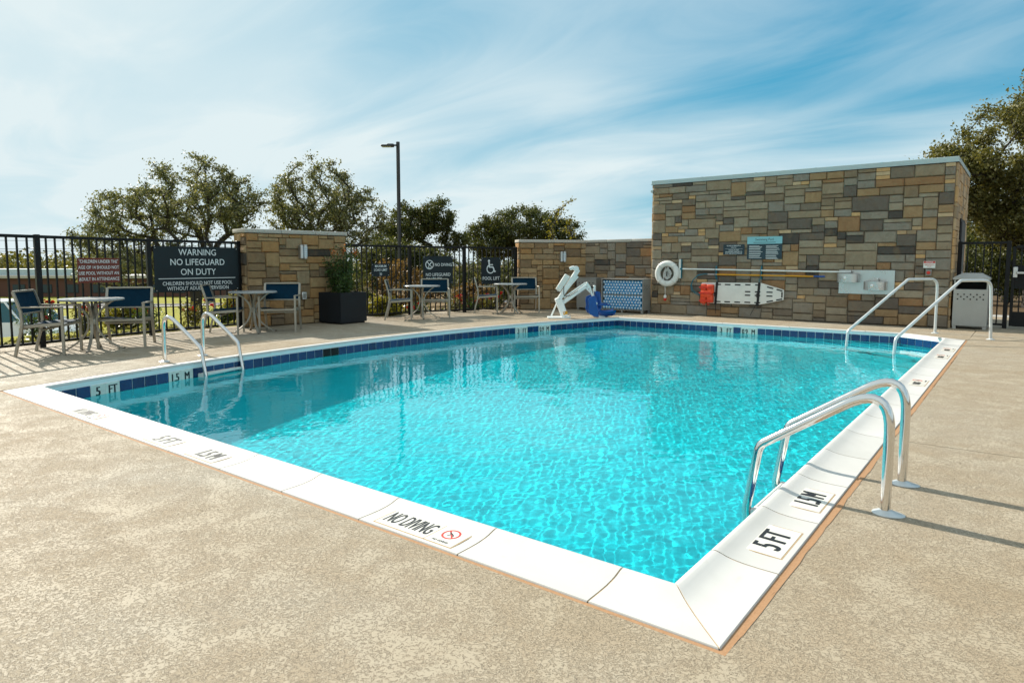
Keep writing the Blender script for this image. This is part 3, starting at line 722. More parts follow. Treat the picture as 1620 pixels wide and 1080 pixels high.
fence('picket_fence', 'black metal picket fence beside the tan pier carrying two large warning signs', FA, FA)
FB = [(-11.12, 7.20), (-10.94, 9.08), (-10.475, 10.51), (-9.98, 12.03)]
fence('picket_fence', 'black metal picket fence running from the planter to the corner wall', FB, [FB[0], FB[1], FB[2], (-9.99, 12.0)])
# gate run beside the building
GY = 13.75
gf = fence('picket_fence', 'short black picket fence behind the trash bin beside the building', [(-0.33, GY), (0.44, GY)], [(-0.33, GY), (0.44, GY)], pitch=0.11)
gate = thing('gate', 'black metal picket gate with silver push bar and solid lower panel', 'gate', (0.53, GY, 0))
MB().box((0.0, 0, 0.80), (0.05, 0.05, 1.50), 0.003).build('stile', M['black_metal'], gate); MB().box((1.05, 0, 0.80), (0.05, 0.05, 1.50), 0.003).build('stile', M['black_metal'], gate)
MB().box((0.525, 0, 1.55), (1.0, 0.045, 0.05), 0.003).build('top_rail', M['black_metal'], gate); MB().box((0.525, 0, 0.07), (1.0, 0.045, 0.05), 0.003).build('bottom_rail', M['black_metal'], gate)
MB().box((0.525, -0.004, 0.20), (1.0, 0.012, 0.25)).build('kick_panel', M['black_metal'], gate)
MB().box((0.525, 0.012, 0.98), (1.0, 0.008, 0.44)).build('mesh_panel', M['black_metal'], gate)
for k in range(9): MB().box((0.11 + 0.104 * k, 0, 0.80), (0.022, 0.022, 1.46)).build('picket', M['black_metal'], gate)
pb = MB().box((0.50, -0.09, 1.06), (0.92, 0.055, 0.05), 0.01).build('push_bar', M['brushed'], gate, 40)
MB().box((0.03, -0.06, 1.07), (0.075, 0.09, 0.20), 0.008).build('latch', M['brushed'], pb, 40)
fence('picket_fence', 'black picket fence continuing past the gate', [(1.66, GY), (3.5, GY), (5.4, GY)], [(1.66, GY), (3.5, GY), (5.4, GY)])
# ================================================================== signs
def board(name, label, P, d, s0, s1, z0, z1, mat, off=0.035, cat='sign', screws=True):
    wd, ht = s1 - s0, z1 - z0; t = thing(name, label, cat, on_run(P, d, (s0 + s1) / 2, (z0 + z1) / 2, off), frame_rz(d))
    MB().box((0, 0, 0), (wd, 0.006, ht), 0.0015).build('panel', mat, t)
    if screws:
        for sx in (-1, 1):
            for sz in (-1, 1): MB().lathe([(0.009, 0), (0.009, 0.003), (0.005, 0.005)], (sx * (wd / 2 - 0.03), -0.003, sz * (ht / 2 - 0.03)), 8, Matrix.Rotation(R_(90), 3, 'X')).build('screw', M['brushed'], t)
    return t, wd, ht
TX = M['sign_text']
t, wd, ht = board('warning_sign', 'brown red sign about children under fourteen on the black fence', FA[2], Vector(FA[3]) - Vector(FA[2]), 0.55, 1.235, 0.934, 1.323, M['brown_sign'])
for k, b in enumerate(('CHILDREN UNDER THE', 'AGE OF 14 SHOULD NOT', 'USE POOL WITHOUT AN', 'ADULT IN ATTENDANCE')):
    text(t, b, 0.052, (0, -0.0042, 0.138 - 0.092 * k), UP, TX, sx=0.80, bold=0.012)
t, wd, ht = board('warning_sign', 'large charcoal no lifeguard on duty sign on the fence beside the pier', FA[3], Vector(FA[4]) - Vector(FA[3]), 0.065, 1.655, 0.735, 1.535, M['charcoal'])
for b, h, z, sx, bo in (('WARNING', 0.115, 0.295, 0.92, 0.004), ('NO LIFEGUARD', 0.115, 0.120, 0.92, 0.004), ('ON DUTY', 0.115, -0.055, 0.92, 0.004), ('CHILDREN SHOULD NOT USE POOL', 0.066, -0.255, 0.88, 0.008), ('WITHOUT ADULT SUPERVISION', 0.066, -0.345, 0.88, 0.008)):
    text(t, b, h, (0, -0.0042, z), UP, TX, sx=sx, bold=bo)
MB().box((0, -0.0036, -0.165), (1.45, 0.001, 0.012)).build('rule_line', TX, t)
t, wd, ht = board('notice_sign', 'small charcoal maximum load limit sign on the fence beside the planter', FB[0], Vector(FB[1]) - Vector(FB[0]), 0.775, 1.275, 0.936, 1.229, M['charcoal'])
for b, z in (('MAXIMUM', 0.085), ('LOAD LIMIT', 0.0), ('50', -0.095)): text(t, b, 0.058, (0, -0.0042, z), UP, TX, sx=0.85, bold=0.01)
def ring(parent, name, c, r0, r1, mat, y=-0.0042, n=32, a0_=0, a1_=2 * math.pi):
    m_ = MB()
    for k in range(n):
        u, v = a0_ + (a1_ - a0_) * k / n, a0_ + (a1_ - a0_) * (k + 1) / n
        m_.face([(c[0] + r * math.cos(a), y, c[1] + r * math.sin(a)) for r, a in ((r0, u), (r0, v), (r1, v), (r1, u))])
    return m_.build(name, mat, parent)
def flat(parent, name, polys, mat, y=-0.0042):
    m_ = MB()
    for P in polys: m_.face([(p[0], y, p[1]) for p in P])
    return m_.build(name, mat, parent)
def stroke(a, b, w_):
    a, b = Vector(a), Vector(b); d = (b - a).normalized(); n_ = Vector((-d.y, d.x)) * w_ / 2
    return [tuple(a + n_), tuple(a - n_), tuple(b - n_), tuple(b + n_)]
t, wd, ht = board('notice_sign', 'charcoal no diving and no lifeguard sign on the fence behind a table', FB[1], Vector(FB[3]) - Vector(FB[1]), 0.335, 1.157, 0.735, 1.409, M['charcoal'])
c_ = (-0.235, 0.13); ring(t, 'prohibition_ring', c_, 0.112, 0.094, TX)
flat(t, 'prohibition_bar', [stroke((c_[0] - 0.072, c_[1] + 0.072), (c_[0] + 0.072, c_[1] - 0.072), 0.016)], TX)
flat(t, 'diver_mark', [stroke((c_[0] + 0.055, c_[1] + 0.06), (c_[0] - 0.01, c_[1] - 0.01), 0.022), stroke((c_[0] - 0.01, c_[1] - 0.01), (c_[0] - 0.035, c_[1] + 0.05), 0.016), stroke((c_[0] - 0.01, c_[1] - 0.02), (c_[0] - 0.035, c_[1] - 0.06), 0.016), stroke((c_[0] - 0.05, c_[1] - 0.078), (c_[0] + 0.04, c_[1] - 0.078), 0.012)], TX, -0.0046)
text(t, 'NO DIVING', 0.075, (0.145, -0.0042, 0.125), UP, TX, sx=0.88, bold=0.008)
text(t, 'NO LIFEGUARD', 0.078, (0.0, -0.0042, -0.115), UP, TX, sx=0.90, bold=0.008); text(t, 'ON DUTY', 0.078, (-0.12, -0.0042, -0.225), UP, TX, sx=0.90, bold=0.008)
t, wd, ht = board('notice_sign', 'charcoal pool lift sign with white wheelchair symbol on the fence', FB[1], Vector(FB[3]) - Vector(FB[1]), 1.982, 2.579, 0.70, 1.387, M['charcoal'])
# wheelchair symbol
ring(t, 'symbol_wheel', (-0.02, 0.045), 0.118, 0.092, TX, a0_=R_(100), a1_=R_(372))
ring(t, 'symbol_head', (-0.065, 0.252), 0.032, 0.0, TX)
flat(t, 'symbol_body', [stroke((-0.062, 0.215), (-0.052, 0.085), 0.044), stroke((-0.055, 0.155), (0.055, 0.155), 0.024), stroke((-0.055, 0.095), (0.062, 0.095), 0.034), stroke((0.055, 0.098), (0.11, -0.035), 0.034), stroke((0.10, -0.03), (0.142, -0.012), 0.028)], TX, -0.0046)
text(t, 'POOL LIFT', 0.088, (0, -0.0042, -0.20), UP, TX, sx=0.90, bold=0.008)
# --- signs on the building front (local x along +X)
def wall_board(name, label, x0, x1, z0, z1, mat, **kw): return board(name, label, (0, BY), Vector((1, 0)), x0, x1, z0, z1, mat, off=0.062, **kw)
t, wd, ht = wall_board('notice_sign', 'small dark navy emergency notice beside the teal topped sign', -4.836, -4.349, 1.429, 1.665, M['sign_navy'], screws=False)
for b, z, h in (('IN CASE OF EMERGENCY', 0.085, 0.026), ('CALL 911', 0.045, 0.026), ('PHONE LOCATED', -0.015, 0.026), ('ON BUILDING ADJACENT TO', -0.052, 0.026), ('POOL AREA EAST ENTRANCE', -0.088, 0.026)): text(t, b, h, (0, -0.0042, z), UP, TX, sx=0.80, bold=0.006)
MB().box((0, -0.0036, 0.016), (0.40, 0.001, 0.003)).build('rule_line', TX, t)
t, wd, ht = wall_board('rules_sign', 'navy swimming pool rules sign with pale teal heading band', -4.29, -3.531, 1.326, 1.826, M['sign_navy'], screws=False)
MB().box((0, -0.0045, 0.17), (0.759, 0.004, 0.162), 0.001).build('heading_band', M['sign_teal'], t)
text(t, 'Swimming Pool', 0.055, (0, -0.0072, 0.185), UP, M['ink'], sx=0.85); text(t, 'Guests only please enjoy responsibly', 0.016, (0, -0.0072, 0.12), UP, M['ink'], sx=0.9) if False else MB().box((0, -0.0068, 0.122), (0.48, 0.0006, 0.010)).build('subtitle_print', M['ink'], t)
q = random.Random(12)
for cx0 in (-0.335, 0.035):                                          # columns of print too small to read
    z = 0.045
    while z > -0.225:
        for ln in range(q.choice((1, 2, 2))):
            w_ = q.uniform(0.20, 0.30); x = cx0
            while x < cx0 + w_:
                l_ = q.uniform(0.02, 0.05); MB().box((x + l_ / 2, -0.0034, z), (l_ * 0.86, 0.0008, 0.009)).build('print_line', TX, t) if False else None
                x += l_
            MB().box((cx0 + w_ / 2, -0.0034, z), (w_, 0.0008, 0.008)).build('print_line', TX, t); z -= 0.018
        z -= 0.014
t, wd, ht = wall_board('notice_sign', 'small white notice with red heading above the red button', -0.872, -0.672, 1.146, 1.281, M['white_plastic'], screws=False)
MB().box((0, -0.0036, 0.045), (0.19, 0.001, 0.038)).build('red_heading', M['ink_red'], t); text(t, 'NOTICE', 0.024, (0, -0.0045, 0.045), UP, TX, bold=0.02)
text(t, 'EMERGENCY', 0.020, (0, -0.0042, -0.005), UP, M['ink_red'], bold=0.01); text(t, 'STOP', 0.020, (0, -0.0042, -0.038), UP, M['ink_red'], bold=0.01)
t = thing('emergency_button', 'grey box with round red emergency button below the white notice', 'button', (-0.775, BY - 0.04, 1.058))
MB().box((0, -0.03, 0), (0.095, 0.07, 0.115), 0.008).build('box', M['grey_cab'], t, 40); MB().lathe([(0.026, 0), (0.026, 0.02), (0.032, 0.024), (0.030, 0.034), (0.014, 0.038)], (0, -0.066, 0), 16, Matrix.Rotation(R_(90), 3, 'X')).build('push_button', M['red'], t, 40)
# ================================================================== ladders and handrails
def round_path(pts, rad, seg=6):
    """polyline with rounded corners (rad per inner corner or one value)"""
    pts = [Vector(p) for p in pts]; out_ = [pts[0]]
    for i in range(1, len(pts) - 1):
        r = rad[i - 1] if isinstance(rad, (list, tuple)) else rad
        a, b, c = pts[i - 1], pts[i], pts[i + 1]; u, v = (a - b).normalized(), (c - b).normalized()
        ang = u.angle(v); t = min(r / math.tan(ang / 2), (a - b).length * 0.49, (c - b).length * 0.49)
        p0, p1 = b + u * t, b + v * t
        for k in range(seg + 1):
            s = k / seg; out_.append(p0 * (1 - s) ** 2 + b * 2 * s * (1 - s) + p1 * s * s)
    out_.append(pts[-1]); return out_
def ladder(label, A, B, inward, path, tread_mat, treads, tread_s):
    A, B, inw = Vector(A), Vector(B), Vector(inward).normalized(); mid = (A + B) / 2
    t = thing('pool_ladder', label, 'ladder', (mid.x, mid.y, 0), frame_rz(inw))
    half = (B - A).length / 2
    for s in (-1, 1):
        MB().tube(round_path([(p[0], s * half, p[1]) for p in path], [0.135, 0.09, 0.2], 10), 0.0245, 16).build('rail', M['steel'], t, 60)
        fl_ = MB(); n_ = 26; base = []
        for k in range(n_):
            a = 2 * math.pi * k / n_; base.append((0.058 * math.cos(a) - (0.030 if math.cos(a) < -0.5 else 0), s * half + 0.056 * math.sin(a)))
        fl_.lathe([(0.060, 0.001), (0.060, 0.005), (0.046, 0.012), (0.030, 0.020), (0.025, 0.022)], (0, s * half, 0), 26)
        for v in fl_.bm.verts:
            if v.co.x < -0.005: v.co.x *= 1.5 if v.co.z < 0.008 else 1.15
        fl_.build('base_flange', M['rail_white'], t, 45)
    for z in treads:
        tr = MB().box((tread_s, 0, z), (0.11, 2 * half - 0.04, 0.030), 0.006).build('tread', tread_mat, t, 40)
        for k in range(5): MB().box((tread_s - 0.04 + 0.02 * k, 0, z + 0.0165), (0.007, 2 * half - 0.08, 0.004)).build('tread_rib', tread_mat, tr)
        for s in (-1, 1): MB().box((tread_s, s * (half - 0.002), z - 0.012), (0.125, 0.035, 0.055), 0.008).build('tread_end', M['white_plastic'], tr, 40)
    return t
LP = [(0.0, 0.0), (0.0, 0.55), (0.115, 0.555), (0.625, 0.235), (0.690, -0.15), (0.53, -1.05)]
def lpath(zt, s1, z1, s2): return [(0.0, 0.002), (0.0, zt), (0.16, zt + 0.005), (s1, z1), (s2, -0.18), (s2 + 0.005, -0.95)]
ladder('polished steel pool ladder with white treads beside the 1.5 M coping marker', (0.216, 1.657), (0.239, 2.218), (-1, 0.0), [(0.0, 0.002), (-0.004, 0.664), (0.625, 0.245), (0.686, -0.12), (0.66, -0.95)], M['white_plastic'], (-0.135, -0.42, -0.70), 0.60)
ladder('polished steel pool ladder on the bowed side of the pool near the round tables', (-7.867, 1.889), (-8.045, 2.482), (0.958, 0.287), [(0.0, 0.002), (0.0, 0.675), (0.60, 0.205), (0.665, -0.14), (0.66, -0.95)], M['white_plastic'], (-0.13, -0.42, -0.70), 0.61)
def handrail(label, A, pts):
    d = Vector((-0.5865, -0.810)); t = thing('handrail', label, 'handrail', (A[0], A[1], 0), frame_rz(d), 'rails over the corner steps')
    MB().tube(round_path([(s, 0, z) for s, z in pts], [0.17, 0.10, 0.12], 8), 0.0235, 16).build('rail', M['rail_white'], t, 60)
    MB().lathe([(0.062, 0.001), (0.060, 0.008), (0.040, 0.016), (0.026, 0.020)], (0, 0, 0), 22).build('base_flange', M['rail_white'], t, 45)
handrail('pale grey step handrail planted in front of the stone wall', (-0.509, 11.881), [(0, 0.002), (0.0, 0.962), (0.66, 0.962), (1.90, 0.10), (1.95, -0.62)])
handrail('pale grey step handrail planted in front of the trash bin', (0.317, 11.282), [(0, 0.002), (0.06, 0.965), (0.70, 0.967), (1.95, 0.08), (2.0, -0.62)])
# ================================================================== tables and chairs
def make_table():
    t = thing('round_table', 'x', 'table'); r = 0.415
    top = MB().lathe([(0.02, 0.708), (r - 0.012, 0.708), (r, 0.714), (r, 0.732), (r - 0.006, 0.738), (0.02, 0.738)], (0, 0, 0), 48).build('tabletop', M['tabletop'], t, 35)
    MB().lathe([(0.05, 0.693), (0.14, 0.699), (0.14, 0.7075), (0.05, 0.7075)], (0, 0, 0), 20).build('mounting_plate', M['frame'], t, 35)
    for k in range(4):
        a = R_(45 + 90 * k); ux, uy = math.cos(a), math.sin(a); pr_ = []
        for i in range(19):
            z = 0.70 * i / 18 + 0.012; v = (z - 0.40) / 0.40
            rr = 0.052 + 0.30 * abs(v) ** 2.3 if v < 0 else 0.052 + 0.24 * (v / 0.78) ** 2.2
            if i == 0: pr_.append((rr * ux + 0.03 * ux, rr * uy + 0.03 * uy, 0.010))
            pr_.append((rr * ux, rr * uy, z))
        MB().tube(pr_, 0.0, 4, True, flat=(0.036, 0.022)).build('leg', M['frame'], t, 30)
        MB().lathe([(0.018, 0.0), (0.018, 0.010), (0.012, 0.013)], (0.385 * ux, 0.385 * uy, 0), 10).build('foot_glide', M['strap'], t)
    MB().lathe([(0.046, 0.36), (0.050, 0.37), (0.050, 0.43), (0.046, 0.44)], (0, 0, 0), 16).build('hub', M['frame'], t, 40)
    return t
def make_chair():
    """origin on the floor under the seat; the sitter faces local -y"""
    t = thing('chair', 'x', 'chair'); hw = 0.310; f = M['frame']
    for s in (-1, 1):
        x = s * hw
        MB().tube([(x, -0.26, 0.0), (x, -0.26, 0.645)], 0, 4, True, flat=(0.030, 0.034)).build('front_leg', f, t, 30)
        rear = [(x, 0.315, 0.0), (x, 0.285, 0.14), (x, 0.235, 0.32), (x, 0.212, 0.45), (x, 0.222, 0.60), (x, 0.262, 0.74), (x, 0.300, 0.865)]
        MB().tube(rear, 0, 4, True, flat=(0.030, 0.036)).build('rear_leg', f, t, 30)
        MB().box((x, -0.018, 0.655), (0.042, 0.52, 0.020), 0.005).build('armrest', f, t, 40)
        MB().bar((x * 0.93, -0.25, 0.425), (x * 0.93, 0.215, 0.395), 0.024, 0.042, 0.004).build('seat_rail', f, t)
    MB().box((0, -0.255, 0.405), (2 * hw - 0.03, 0.024, 0.034), 0.004).build('front_rail', f, t); MB().box((0, 0.228, 0.37), (2 * hw - 0.03, 0.022, 0.034), 0.004).build('rear_rail', f, t)
    MB().box((0, 0.02, 0.345), (2 * hw - 0.03, 0.022, 0.030), 0.004).build('stretcher', f, t)
    seat = MB(); n_ = 9
    def sheet(rows, th, name, mat):
        """rows of points across the width, thickened along th"""
        b = MB(); th = Vector(th); A_ = [[b.bm.verts.new(p) for p in row] for row in rows]; B_ = [[b.bm.verts.new(Vector(p) + th) for p in row] for row in rows]
        for i in range(len(rows) - 1):
            for j in range(len(rows[0]) - 1):
                b.bm.faces.new((A_[i][j], A_[i][j + 1], A_[i + 1][j + 1], A_[i + 1][j])); b.bm.faces.new((B_[i][j], B_[i + 1][j], B_[i + 1][j + 1], B_[i][j + 1]))
        m_, k_ = len(rows) - 1, len(rows[0]) - 1
        for i in range(m_):
            b.bm.faces.new((A_[i][0], A_[i + 1][0], B_[i + 1][0], B_[i][0])); b.bm.faces.new((A_[i][k_], B_[i][k_], B_[i + 1][k_], A_[i + 1][k_]))
        for j in range(k_):
            b.bm.faces.new((A_[0][j], B_[0][j], B_[0][j + 1], A_[0][j + 1])); b.bm.faces.new((A_[m_][j], A_[m_][j + 1], B_[m_][j + 1], B_[m_][j]))
        return b.build(name, mat, t, 40)
    xs = [-1 + 2 * k / 8 for k in range(9)]
    sheet([[(x * (hw - 0.018), y, 0.448 - 0.028 * (y + 0.26) / 0.48 - 0.022 * (1 - x * x)) for x in xs] for y in np.linspace(-0.265, 0.215, 6)], (0, 0, 0.006), 'seat', M['sling'])
    sheet([[(x * (hw - 0.018), 0.222 + (z - 0.58) * 0.285 + 0.022 * (1 - x * x), z) for x in xs] for z in np.linspace(0.575, 0.850, 6)], (0, 0.006, 0), 'backrest', M['sling'])
    MB().bar((-hw, 0.300, 0.866), (hw, 0.300, 0.866), 0.026, 0.026, 0.004).build('back_top_rail', f, t); MB().bar((-hw, 0.219, 0.565), (hw, 0.219, 0.565), 0.022, 0.022, 0.004).build('back_lower_rail', f, t)
    return t
tab, chair = make_table(), make_chair()
TAB = [((-9.95, 1.85), 12, 'round grey table in front of the brown red sign'), ((-10.30, 4.60), 25, 'round grey table in front of the tan stone pier'),
       ((-10.10, 8.65), 5, 'round grey table in front of the no diving sign'), ((-9.37, 10.98), 30, 'round grey table in front of the pool lift sign')]
for i, (p, rz, lab) in enumerate(TAB):
    o = tab if i == 0 else copy_tree(tab); o.location = (p[0], p[1], 0); o.rotation_euler = (0, 0, R_(rz)); tag(o, lab + ' with curved metal legs', 'table', 'round tables along the fence')
# seat centre, direction the sitter faces
CH = [((-9.95, 1.32), (0.62, 0.785), 'blue sling armchair drawn up before the brown red sign, turned sideways to the pool'),
      ((-10.03, 2.33), (0.80, -0.60), 'blue sling armchair between the brown red sign and its table, facing the pool'),
      ((-10.37, 4.09), (0.63, 0.777), 'blue sling armchair in front of the no lifeguard on duty sign'),
      ((-10.08, 5.00), (0.72, -0.69), 'blue sling armchair with its back against the tan pier'),
      ((-10.31, 8.17), (0.72, 0.694), 'blue sling armchair below the maximum load limit sign'),
      ((-10.10, 9.08), (0.72, -0.69), 'blue sling armchair in front of the no diving sign, facing the pool'),
      ((-10.02, 10.84), (0.76, 0.65), 'blue sling armchair in front of the pool lift sign'),
      ((-9.33, 11.55), (0.70, -0.71), 'blue sling armchair with its back to the corner wall')]
for i, (p, d, lab) in enumerate(CH):
    o = chair if i == 0 else copy_tree(chair); o.location = (p[0], p[1], 0); o.rotation_euler = (0, 0, math.atan2(d[1], d[0]) + R_(90)); tag(o, lab, 'chair', 'blue armchairs round the tables')
# ================================================================== planter box
pl = thing('planter_box', 'square matt black planter box in front of the tan pier', 'planter', (-10.565, 6.80, 0), R_(2))
b = MB(); o_, h_ = 0.345, 0.64
for s in (-1, 1):
    b.box((s * (o_ - 0.015), 0, h_ / 2 + 0.015), (0.03, 2 * o_, h_ - 0.03), 0.003); b.box((0, s * (o_ - 0.015), h_ / 2 + 0.0155), (2 * o_ - 0.062, 0.03, h_ - 0.032), 0.002)
b.build('box', M['planter'], pl); MB().box((0, 0, 0.014), (0.62, 0.62, 0.026)).build('plinth', M['black_metal'], pl)
MB().box((0, 0, 0.56), (0.626, 0.626, 0.04)).build('soil', M['mortar'], pl)
# ================================================================== pool lift
lu = Vector((0.792, 0.611)); LO = Vector((-7.62, 10.60))
lift = thing('pool_lift', 'white pool lift with a blue bucket seat hanging over the coping', 'pool lift', (LO.x, LO.y, 0), frame_rz(lu))
W_ = M['white_paint']
MB().box((-0.05, 0, 0.014), (0.52, 0.44, 0.024), 0.005).build('base_plate', W_, lift)
MB().bar((0.09, 0, 0.03), (-0.075, 0, 0.46), 0.16, 0.17, 0.018, up=(0, 1, 0)).build('mast', W_, lift, 40)
MB().tube([(-0.22, 0.05, 0.03), (-0.08, 0.05, 0.36)], 0.017, 10).build('brace', W_, lift, 40)
MB().bar((-0.085, 0, 0.36), (0.385, 0, 1.10), 0.10, 0.13, 0.014, up=(0, 1, 0)).build('upper_boom', W_, lift, 40)
MB().lathe([(0.05, -0.07), (0.062, -0.06), (0.062, 0.06), (0.05, 0.07)], (0.335, 0, 1.115), 16, Matrix.Rotation(R_(90), 3, 'X')).build('boom_cap', W_, lift, 40)
MB().lathe([(0.035, -0.05), (0.042, 0), (0.035, 0.06)], (0.235, -0.02, 1.13), 14, Matrix.Rotation(R_(70), 3, 'Y')).build('motor', W_, lift, 40)
bt = MB().bar((-0.03, -0.01, 0.60), (0.19, -0.01, 0.95), 0.13, 0.10, 0.015, up=(0, 1, 0)).build('battery_box', M['white_plastic'], lift, 40); bt.location = (-0.045, 0, 0.02)
MB().bar((0.13, -0.0520, 0.70), (0.33, -0.0520, 1.02), 0.055, 0.004, 0, up=(0, 1, 0)).build('control_label', M['sign_navy'], lift) if False else MB().bar((0.29, -0.053, 0.955), (0.345, -0.053, 1.04), 0.004, 0.05, 0, up=(0, 0, 1)).build('control_label', M['grey_cab'], lift)
MB().bar((0.02, 0, 0.33), (0.585, 0, 0.735), 0.085, 0.12, 0.014, up=(0, 1, 0)).build('lower_arm', W_, lift, 40)
MB().bar((0.06, 0, 0.46), (0.56, 0, 0.80), 0.035, 0.035, 0.006, up=(0, 1, 0)).build('link_rod', W_, lift, 40)
MB().poly([(0.54, -0.05, 0.68), (0.66, -0.05, 0.56), (0.69, -0.05, 0.62), (0.66, -0.05, 0.72), (0.58, -0.05, 0.82)], (0, 0.10, 0)).build('knuckle', W_, lift)
MB().box((0.755, 0, 0.60), (0.055, 0.07, 0.28), 0.012).build('head_bracket', W_, lift, 40); MB().box((0.70, 0, 0.70), (0.08, 0.06, 0.035), 0.006).build('cable_clamp', M['strap'], lift)
MB().tube(round_path([(0.66, -0.17, 0.60), (0.72, -0.19, 0.44), (0.77, -0.19, 0.26), (0.79, -0.18, 0.10), (0.84, -0.15, 0.04), (0.98, -0.10, 0.03)], 0.1, 4), 0.024, 10).build('hanger_tube', W_, lift, 50)
MB().tube([(0.67, -0.17, 0.60), (0.67, 0.0, 0.62), (0.67, 0.17, 0.60)], 0.018, 8).build('hanger_cross_tube', W_, lift, 50)
MB().box((0.775, -0.19, 0.335), (0.055, 0.05, 0.055), 0.01).build('hanger_collar', W_, lift, 40)
MB().tube([(0.02, 0.0, 0.53), (0.30, 0.0, 0.86)], 0.026, 12).build('actuator', M['brushed'], lift, 50); MB().tube([(0.14, 0.0, 0.675), (0.37, 0.0, 0.95)], 0.036, 12).build('actuator_sleeve', W_, lift, 50)
for bx_, bz_ in ((0.335, 1.06), (-0.04, 0.44), (0.06, 0.40), (0.57, 0.72), (0.62, 0.66), (0.07, 0.12), (0.20, 0.05), (-0.25, 0.05)): MB().lathe([(0.016, 0), (0.016, 0.010), (0.008, 0.014)], (bx_, -0.088 if bz_ < 0.5 else -0.058, bz_), 10, Matrix.Rotation(R_(90), 3, 'X')).build('bolt', M['brushed'], lift)
MB().tube(round_path([(0.05, -0.07, 0.72), (0.06, -0.075, 0.50), (0.20, -0.06, 0.50), (0.50, -0.05, 0.70), (0.66, -0.04, 0.73)], 0.05, 4), 0.007, 6).build('cable', M['strap'], lift, 50)
for k_ in range(3): MB().bar((0.02 + 0.10 * k_, -0.0565, 0.53 + 0.157 * k_), (0.05 + 0.10 * k_, -0.0565, 0.577 + 0.157 * k_), 0.003, 0.018, 0, up=(0, 0, 1)).build('warning_label', M['sign_navy'], lift)
# bucket seat: back and pan swept from one bent profile
prof = [(0.74, 0.60), (0.75, 0.50), (0.765, 0.38), (0.775, 0.26), (0.79, 0.16), (0.83, 0.09), (0.90, 0.065), (1.02, 0.06), (1.14, 0.075), (1.20, 0.10)]
seat = MB(); A_, B_ = [], []
for i, (x, z) in enumerate(prof):
    ra, rb = [], []; top = max(0.0, (i - 0) / 9)
    wv = 0.235 if 1 < i < 8 else 0.205
    for k in range(9):
        u = -1 + k / 4; lip = 0.10 * max(0, abs(u) - 0.6) / 0.4
        nx_ = lip if i < 5 else 0.0; nz_ = lip if i >= 4 else 0.0
        ra.append(seat.bm.verts.new((x + nx_, u * wv, z + nz_))); rb.append(seat.bm.verts.new((x + nx_ - (0.018 if i < 6 else 0), u * wv, z + nz_ - (0.018 if i > 3 else 0))))
    A_.append(ra); B_.append(rb)
for i in range(len(prof) - 1):
    for k in range(8):
        seat.bm.faces.new((A_[i][k], A_[i][k + 1], A_[i + 1][k + 1], A_[i + 1][k])); seat.bm.faces.new((B_[i][k], B_[i + 1][k], B_[i + 1][k + 1], B_[i][k + 1]))
    seat.bm.faces.new((A_[i][0], A_[i + 1][0], B_[i + 1][0], B_[i][0])); seat.bm.faces.new((A_[i][8], B_[i][8], B_[i + 1][8], A_[i + 1][8]))
for k in range(8):
    seat.bm.faces.new((A_[0][k], B_[0][k], B_[0][k + 1], A_[0][k + 1])); seat.bm.faces.new((A_[-1][k], A_[-1][k + 1], B_[-1][k + 1], B_[-1][k]))
so_ = seat.build('seat', M['blue_plastic'], lift, 50); so_.location = (0.02, 0, 0.0)
for s in (-1, 1):
    w3 = MB().poly([(x, s * 0.245, z) for x, z in ((0.66, 0.50), (0.60, 0.47), (0.585, 0.38), (0.60, 0.28), (0.585, 0.20), (0.62, 0.11), (0.72, 0.05), (0.83, 0.04), (0.80, 0.20), (0.76, 0.36), (0.735, 0.52))], (0, s * 0.05, 0)); w3.build('seat_wing', M['blue_plastic'], lift)
    MB().bar((0.80, s * 0.24, 0.31), (1.10, s * 0.24, 0.31), 0.04, 0.03, 0.01).build('arm_pad', M['blue_plastic'], lift, 40)
MB().tube([(0.95, 0, 0.035), (1.25, 0, -0.02), (1.52, 0, -0.12)], 0.016, 8).build('foot_tube', W_, lift, 50)
MB().box((1.42, 0, -0.085), (0.20, 0.30, 0.016), 0.004, Matrix.Rotation(R_(20), 3, 'Y')).build('footrest', M['blue_plastic'], lift)
lab_ = MB().bar((0.105, -0.0855, 0.08), (0.085, -0.0855, 0.15), 0.004, 0.10, 0, up=(0, 0, 1)).build('warning_sticker', M['yellow'], lift)
# ================================================================== towel cabinet, bins
def perforations(parent, x0, z0, cols, rows, dx, dz, y, size=0.022, axis='y'):
    for r in range(rows):
        for c in range(cols):
            u = x0 + (c + (0.5 if r % 2 else 0)) * dx
            if r % 2 and c == cols - 1: continue
            p = (u, y, z0 + r * dz) if axis == 'y' else (y, u, z0 + r * dz); s = (size, 0.004, size) if axis == 'y' else (0.004, size, size)
            MB().box(p, s).build('perforation', M['dark'], parent)
tcab = thing('towel_cabinet', 'grey metal two shelf cabinet filled with rolled towels by the wall', 'cabinet', (-7.235, 12.75, 0))
CW_, CD_, CH_ = 1.17, 0.42, 0.855; g_ = M['grey_cab']
for s in (-1, 1):
    sp = MB().box((s * (CW_ / 2 - 0.0125), CD_ / 2, 0.06 + 0.395), (0.025, CD_ - 0.004, 0.76), 0.002).build('side_panel', g_, tcab)
    if s > 0: perforations(sp, 0.08, 0.60, 4, 3, 0.08, 0.045, CW_ / 2 + 0.0005, 0.018, 'x')
    for y in (0.03, CD_ - 0.03): MB().box((s * (CW_ / 2 - 0.035), y, 0.036), (0.05, 0.05, 0.07), 0.003).build('leg', g_, tcab)
MB().box((0, 0.03, 0.036), (0.04, 0.04, 0.07), 0.003).build('leg', g_, tcab)
MB().box((0, CD_ / 2 - 0.006, CH_ - 0.013), (CW_ + 0.02, CD_ + 0.014, 0.025), 0.003).build('top_panel', g_, tcab); MB().box((0, CD_ - 0.014, 0.44), (CW_ - 0.055, 0.012, 0.74)).build('back_panel', g_, tcab)
